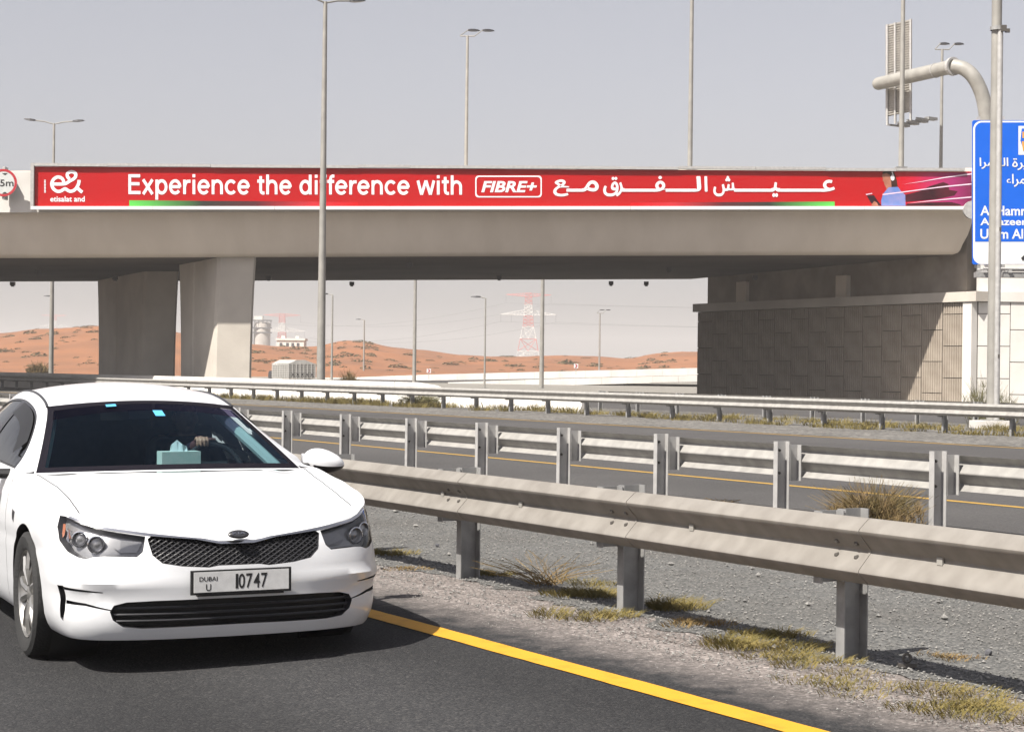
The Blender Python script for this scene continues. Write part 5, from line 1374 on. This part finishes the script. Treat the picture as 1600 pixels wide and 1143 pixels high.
weld_build(sheet_mb(vf, rf_['trim'], lambda y, z: flank(y, z, .003)), 'window_trim', 'car_trim')
for sg in (-1, 1):
    for nm, gm in (('w1', 'side_glass'), ('w2', 'privacy_glass')): weld_build(side_only(sheet_mb(vf, rf_[nm], lambda y, z: flank(y, z, .008), False), sg), 'side_window', gm)
    # dark roof moulding and rain visor
    mb = MB().tube([rail(VH - .02 + (VB - VH) * i / 20) * 1 + Vector((-.012, 0, .004)) for i in range(21)], .009, 6)
    cpart('roof_moulding', side_only(mb, sg), 'car_trim')
    mb = MB(); yy = [1.75 + (2.5 - 1.75) * i / 12 for i in range(13)]
    for y in yy: a_, b_ = flank(y, rail_y(y).z - .05, -.012), flank(y, max(rail_y(y).z - .115, belt_y(y).z + .03), -.022); mb.v += [tuple(a_), tuple(b_)]
    for i in range(12): mb.f.append((2 * i, 2 * i + 2, 2 * i + 3, 2 * i + 1))
    cpart('rain_visor', side_only(mb, sg), 'car_black')
    # door mirror
    mb = MB(); cm = Vector((1.065, 1.70, .942)); n1, n2 = 14, 20
    for i in range(n1 + 1):
        th = math.pi * i / n1
        for j in range(n2):
            ph = 2 * math.pi * j / n2; x, y, z = math.cos(th), math.sin(th) * math.cos(ph), math.sin(th) * math.sin(ph)
            sx = .125; x2 = x * sx; taper = 1 - .22 * x
            mb.v.append((cm.x + x2, cm.y + y * .075 - .03 * x, cm.z + z * .082 * taper * (1 if z > 0 else .8) - .012 * x))
    for i in range(n1):
        for j in range(n2): q = (j + 1) % n2; mb.f.append((i * n2 + j, i * n2 + q, i * n2 + n2 + q, i * n2 + n2 + j))
    up_f = [f for f in mb.f if sum(mb.v[i][2] for i in f) / 4 > cm.z - .018]; lo_f = [f for f in mb.f if f not in set(up_f)]
    mir = weld_build(side_only(MB().add(mb.v, up_f), sg), 'mirror_cap', 'car_paint')
    weld_build(side_only(MB().add([(x, y, z - .001) for x, y, z in mb.v], lo_f), sg), 'mirror_base', 'car_black', mir)
    cpart('mirror_arm', side_only(MB().tube([(.84, 1.66, .915), (.96, 1.69, .915)], .028, 8), sg), 'car_black', mir)
    cpart('mirror_glass', side_only(MB().box((1.04, 1.772, .945), (.19, .006, .10)), sg), 'car_chrome', mir)
# wheels
def wheel(x, y, sg):
    c = (sg * x, y, ZW); ax = (sg, 0, 0)
    ty = cpart('tyre', MB().lathe([(.225, .085), (.25, .105), (.30, .110), (.322, .095), (.328, .06), (.329, 0), (.328, -.06), (.32, -.1), (.25, -.11), (.225, -.08)], c, ax, 48), 'rubber', None, True)
    rm = cpart('rim', MB().lathe([(.228, .095), (.222, .070), (.205, .055), (.200, -.05), (.205, -.09), (.228, -.09)], c, ax, 40), 'alloy', ty, True)
    cpart('brake_disc', MB().lathe([(0, .0), (.15, .0), (.15, -.02), (0, -.02)], c, ax, 24), 'car_trim', ty)
    for i in range(5):
        for dv in (-.16, .16):
            a = 2 * math.pi * i / 5 + dv; b = 2 * math.pi * i / 5 + dv * 1.7
            p = Vector((c[0] + sg * .065, y + math.cos(a) * .05, ZW + math.sin(a) * .05)); q = Vector((c[0] + sg * .075, y + math.cos(b) * .215, ZW + math.sin(b) * .215))
            cpart('spoke', MB().tube([p, p.lerp(q, .5) + Vector((sg * .012, 0, 0)), q], [.022, .018, .016], 6), 'alloy', rm)
    cpart('hub_cap', MB().lathe([(0, .088), (.03, .086), (.055, .07), (.06, .04)], c, ax, 20), 'alloy', rm, True)
for y in (.955, 3.76):
    for sg in (-1, 1): wheel(.812, y, sg)
# ---- cabin
mb = MB(); mb.grid(lambda u, v: ((u - .5) * 1.46, 1.20 + .62 * v - .10 * (1 - (2 * u - 1) ** 2) * (1 - v), .865 + .035 * math.sin(min(1, v * 1.3) * math.pi * .5) - .06 * max(0, v - .8) * 5 + .05 * math.exp(-(((u - .5) * 1.46 - .37) / .2) ** 2) * v), 30, 12)
cpart('dashboard', mb, 'car_interior', None, True)
cpart('dash_front', MB().box((0, 1.83, .66), (1.42, .06, .36)), 'car_interior')
cpart('cabin_floor', MB().box((0, 2.7, .33), (1.45, 2.6, .06)), 'car_interior')
cpart('rear_bulkhead', MB().box((0, 3.95, .72), (1.35, .10, .8)), 'car_interior')
for sg in (-1, 1):
    cpart('door_card', MB().box((sg * .80, 2.6, .62), (.06, 2.4, .58)), 'car_interior')
    cpart('pillar_trim', MB().tube([rail(.03 + i * .033) + Vector((-.075, .06, -.045)) for i in range(9)], .034, 8), 'pillar_trim') if sg > 0 else cpart('pillar_trim', side_only(MB().tube([rail(.03 + i * .033) + Vector((-.055, .06, -.045)) for i in range(9)], .022, 8), -1), 'pillar_trim')
mb = MB(); mb.grid(lambda u, v: top_sheet((u - .5) * 1.8, VH + .02 + (VB - VH) * v, -.03), 12, 12); cpart('headliner', mb, 'headliner')
mb = MB(); mb.grid(lambda u, v: top_sheet((u - .5) * 1.9, VB - .05 + (1.04 - VB) * v, -.035), 10, 10); cpart('rear_blocker', mb, 'car_interior')  # added dark sheet, blocks the bright patch seen through the cabin
def seat(x, y, w=.50):
    mb = MB(); mb.grid(lambda u, v: (x + (u - .5) * w, y - .05 + .20 * v - .03 * math.cos((u - .5) * 3), .52 + .62 * v), 8, 8); mb.grid(lambda u, v: (x + (u - .5) * w, y + .06 + .20 * v, .52 + .62 * v), 8, 8)
    s_ = cpart('seat', mb, 'car_seat', None, True)
    cpart('seat_cushion', MB().box((x, y - .28, .50), (w, .52, .14)), 'car_seat', s_)
    cpart('headrest', MB().box((x, y + .21, 1.21), (.25, .10, .17)), 'car_seat', s_)
seat(.37, 2.50); seat(-.37, 2.50); seat(0, 3.55, 1.25)
SWC = Vector((.38, 1.77, .885)); tl = R(24); swa = Vector((0, -math.cos(tl), -math.sin(tl)*-1)).normalized()
swx, swy = Vector((1, 0, 0)), Vector((0, math.sin(tl), math.cos(tl)))
swh = cpart('steering_wheel', MB().tube([SWC + swx * math.cos(a) * .185 + swy * math.sin(a) * .185 for a in [2 * math.pi * i / 36 for i in range(37)]], .015, 8, False), 'car_trim', None, True)
cpart('wheel_hub', MB().box(SWC + Vector((0, -.02, 0)), (.16, .05, .14), swx, swy.cross(swx), swy), 'car_interior', swh)
for a in (0, math.pi, -math.pi / 2): cpart('wheel_spoke', MB().tube([SWC, SWC + swx * math.cos(a) * .18 + swy * math.sin(a) * .18], .014, 6), 'car_interior', swh)
cpart('inside_mirror', MB().box((.0, 1.93, 1.235), (.22, .03, .06)), 'car_interior')
cpart('toll_tag', MB().add([top_sheet(u, v, .004) for u, v in ((-.0, VH - .088), (.095, VH - .088), (.095, VH - .112), (-.0, VH - .112))], [(0, 1, 2, 3)]), 'sticker_blue')
cpart('toll_tag', MB().add([top_sheet(u, v, .006) for u, v in ((-.43, VH - .044), (-.33, VH - .042), (-.33, VH - .060), (-.43, VH - .062))], [(0, 1, 2, 3)]), 'sticker_blue')
# tissue box on the dashboard
tb_o = thing('tissue_box', 'pale green tissue box on the dashboard of the white car, tissue sticking out', 'tissue box', (0, 0, 0))
CM = Matrix.Translation(car.location) @ car.rotation_euler.to_matrix().to_4x4() @ Matrix.Diagonal((.965, 1, 1, 1))
def in_car(mb): mb.v = [tuple(CM @ Vector(v)) for v in mb.v]; return mb
BX = Vector((.105, 1.57, .968)); tb_o.location = CM @ (BX - Vector((0, 0, .055)))
part('box', in_car(MB().box(BX, (.235, .12, .125))), 'tissue_box', tb_o)
mb = MB(); rgt = random.Random(3)
for sx in (-1, 1):
    pts = [(-.05, 0), (-.045, .05), (-.01, .075 if sx < 0 else .03), (.02, .05), (.05, .035), (.065, .0)]
    for i in range(5):
        (x0, z0_), (x1, z1_) = pts[i], pts[i + 1]; mb.add([BX + Vector((x0, .02 * sx, .053)), BX + Vector((x1, .02 * sx, .053)), BX + Vector((x1, .012 * sx * rgt.uniform(-1, 1), .053 + z1_)), BX + Vector((x0, .012 * sx * rgt.uniform(-1, 1), .053 + z0_))], [(0, 1, 2, 3)])
part('tissue', in_car(mb), 'tissue', tb_o)

# ---------------------------------------------------------------- driver: one continuous body, right hand over the wheel rim
mat('skin', (.55, .29, .20), .6, var=.12, scale=20); mat('shirt', (.10, .105, .12), .9); mat('hair', (.012, .010, .009), .7)
def capsule(bm_l, a, b, ra, rb, n=12):
    a, b = Vector(a), Vector(b); d = (b - a); L = d.length; d.normalize(); e = d.orthogonal().normalized(); f = d.cross(e); rings = []
    for i in range(5): w = math.pi / 2 * (1 - i / 4); rings.append((a - d * ra * math.sin(w), max(ra * math.cos(w), 1e-4)))
    for i in range(5): w = math.pi / 2 * i / 4; rings.append((b + d * rb * math.sin(w), max(rb * math.cos(w), 1e-4)))
    k = len(bm_l.v)
    for c, r in rings:
        for j in range(n): t = 2 * math.pi * j / n; bm_l.v.append(tuple(c + (e * math.cos(t) + f * math.sin(t)) * r))
    for i in range(len(rings) - 1):
        for j in range(n): q = (j + 1) % n; bm_l.f.append((k + i * n + j, k + i * n + q, k + (i + 1) * n + q, k + (i + 1) * n + j))
    bm_l.f.append(tuple(k + j for j in reversed(range(n)))); bm_l.f.append(tuple(k + (len(rings) - 1) * n + j for j in range(n)))
def ellipsoid(mb, c, r, n=16):
    k = len(mb.v)
    for i in range(n + 1):
        th = math.pi * i / n
        for j in range(n): ph = 2 * math.pi * j / n; mb.v.append((c[0] + r[0] * math.sin(th) * math.cos(ph), c[1] + r[1] * math.sin(th) * math.sin(ph), c[2] + r[2] * math.cos(th)))
    for i in range(n):
        for j in range(n): q = (j + 1) % n; mb.f.append((k + i * n + j, k + i * n + q, k + i * n + n + q, k + i * n + n + j))
mb = MB(); X = .37
ellipsoid(mb, (X, 2.42, .70), (.17, .13, .20)); ellipsoid(mb, (X, 2.44, .92), (.19, .125, .20)); capsule(mb, (X - .15, 2.44, 1.02), (X + .15, 2.44, 1.02), .07, .07)
capsule(mb, (X, 2.42, 1.04), (X, 2.40, 1.12), .055, .052)
ellipsoid(mb, (X, 2.385, 1.20), (.074, .092, .108)); ellipsoid(mb, (X, 2.36, 1.135), (.045, .055, .04)); ellipsoid(mb, (X, 2.292, 1.185), (.014, .02, .026))
for s in (-1, 1): ellipsoid(mb, (X + s * .076, 2.395, 1.19), (.012, .022, .03)); ellipsoid(mb, (X + s * .03, 2.305, 1.218), (.016, .010, .008))
ellipsoid(mb, (X, 2.302, 1.142), (.024, .010, .007))
for s in (-1, 1):      # thighs and shins
    capsule(mb, (X + s * .10, 2.36, .58), (X + s * .13, 1.98, .60), .085, .06); capsule(mb, (X + s * .13, 1.98, .60), (X + s * .12, 1.86, .42), .058, .045); ellipsoid(mb, (X + s * .12, 1.80, .40), (.045, .10, .035))
HR = SWC + swx * -.06 + swy * .19      # hand on the top of the rim
capsule(mb, (X - .19, 2.43, 1.01), (X - .25, 2.28, .87), .055, .046); capsule(mb, (X - .25, 2.28, .87), tuple(HR + Vector((-.01, .075, -.005))), .044, .028)
capsule(mb, (X + .19, 2.43, 1.01), (X + .27, 2.30, .82), .055, .046); HL_ = SWC + swx * .17 + swy * -.06; capsule(mb, (X + .27, 2.30, .82), tuple(HL_ + Vector((.01, .07, 0))), .044, .028)
def hand(c, along, back, out):
    """palm at c; fingers leave along 'along', curl down by -out, thumb to -side"""
    along, out = Vector(along).normalized(), Vector(out).normalized(); side = along.cross(out).normalized() * back
    capsule(mb, c - along * .03, c + along * .02, .026, .026); 
    for i, L in enumerate((.072, .080, .075, .060)):
        o = c + along * .025 + side * (.030 - i * .021); p = o + along * L * .42 + out * .012; q = p + along * L * .28 - out * .016; r = q - out * .030 - along * .002
        capsule(mb, o, p, .0105, .0095, 8); capsule(mb, p, q, .0095, .009, 8); capsule(mb, q, r, .009, .0078, 8)
    o = c + side * .028 - along * .01; p = o + side * .032 + along * .012 + out * .004; q = p + side * .034 + along * .006; capsule(mb, o, p, .0125, .011, 8); capsule(mb, p, q, .011, .009, 8)
hand(HR + Vector((0, .030, .022)), (0, -1, .05), -1, (0, .1, 1)); hand(HL_ + Vector((.01, .03, .01)), (0, -1, 0), 1, (.6, 0, .8))
me = bpy.data.meshes.new('body'); me.from_pydata(mb.v, [], mb.f); me.update()
tmp = bpy.data.objects.new('body_source', me); COL.objects.link(tmp)
rm = tmp.modifiers.new('remesh', 'REMESH'); rm.mode = 'VOXEL'; rm.voxel_size = .0055; rm.use_smooth_shade = True
sm = tmp.modifiers.new('smooth', 'SMOOTH'); sm.factor = .5; sm.iterations = 2
bpy.context.view_layer.update(); dg = bpy.context.evaluated_depsgraph_get()
bme = bpy.data.meshes.new_from_object(tmp.evaluated_get(dg)); bpy.data.objects.remove(tmp)
bme.materials.clear(); bme.materials.append(M['shirt']); bme.materials.append(M['skin'])
for p in bme.polygons:
    c = p.center; p.use_smooth = True
    if c.z > 1.085 or (c - HR).length < .125 and c.y < HR.y + .085 or (c - HL_).length < .12 and c.y < HL_.y + .085: p.material_index = 1
drv = link('person', bme); tag(drv, 'driver in a dark shirt seated behind the wheel, one hand over the rim', 'person')
drv.matrix_world = CM
mb = MB(); ellipsoid(mb, (X, 2.405, 1.232), (.080, .092, .092)); mb.f = [f for f in mb.f if sum(mb.v[i][2] for i in f) / 4 > 1.215 + max(0, (2.37 - sum(mb.v[i][1] for i in f) / 4)) * .9]
hr = mb.build('hair', 'hair', drv, True)
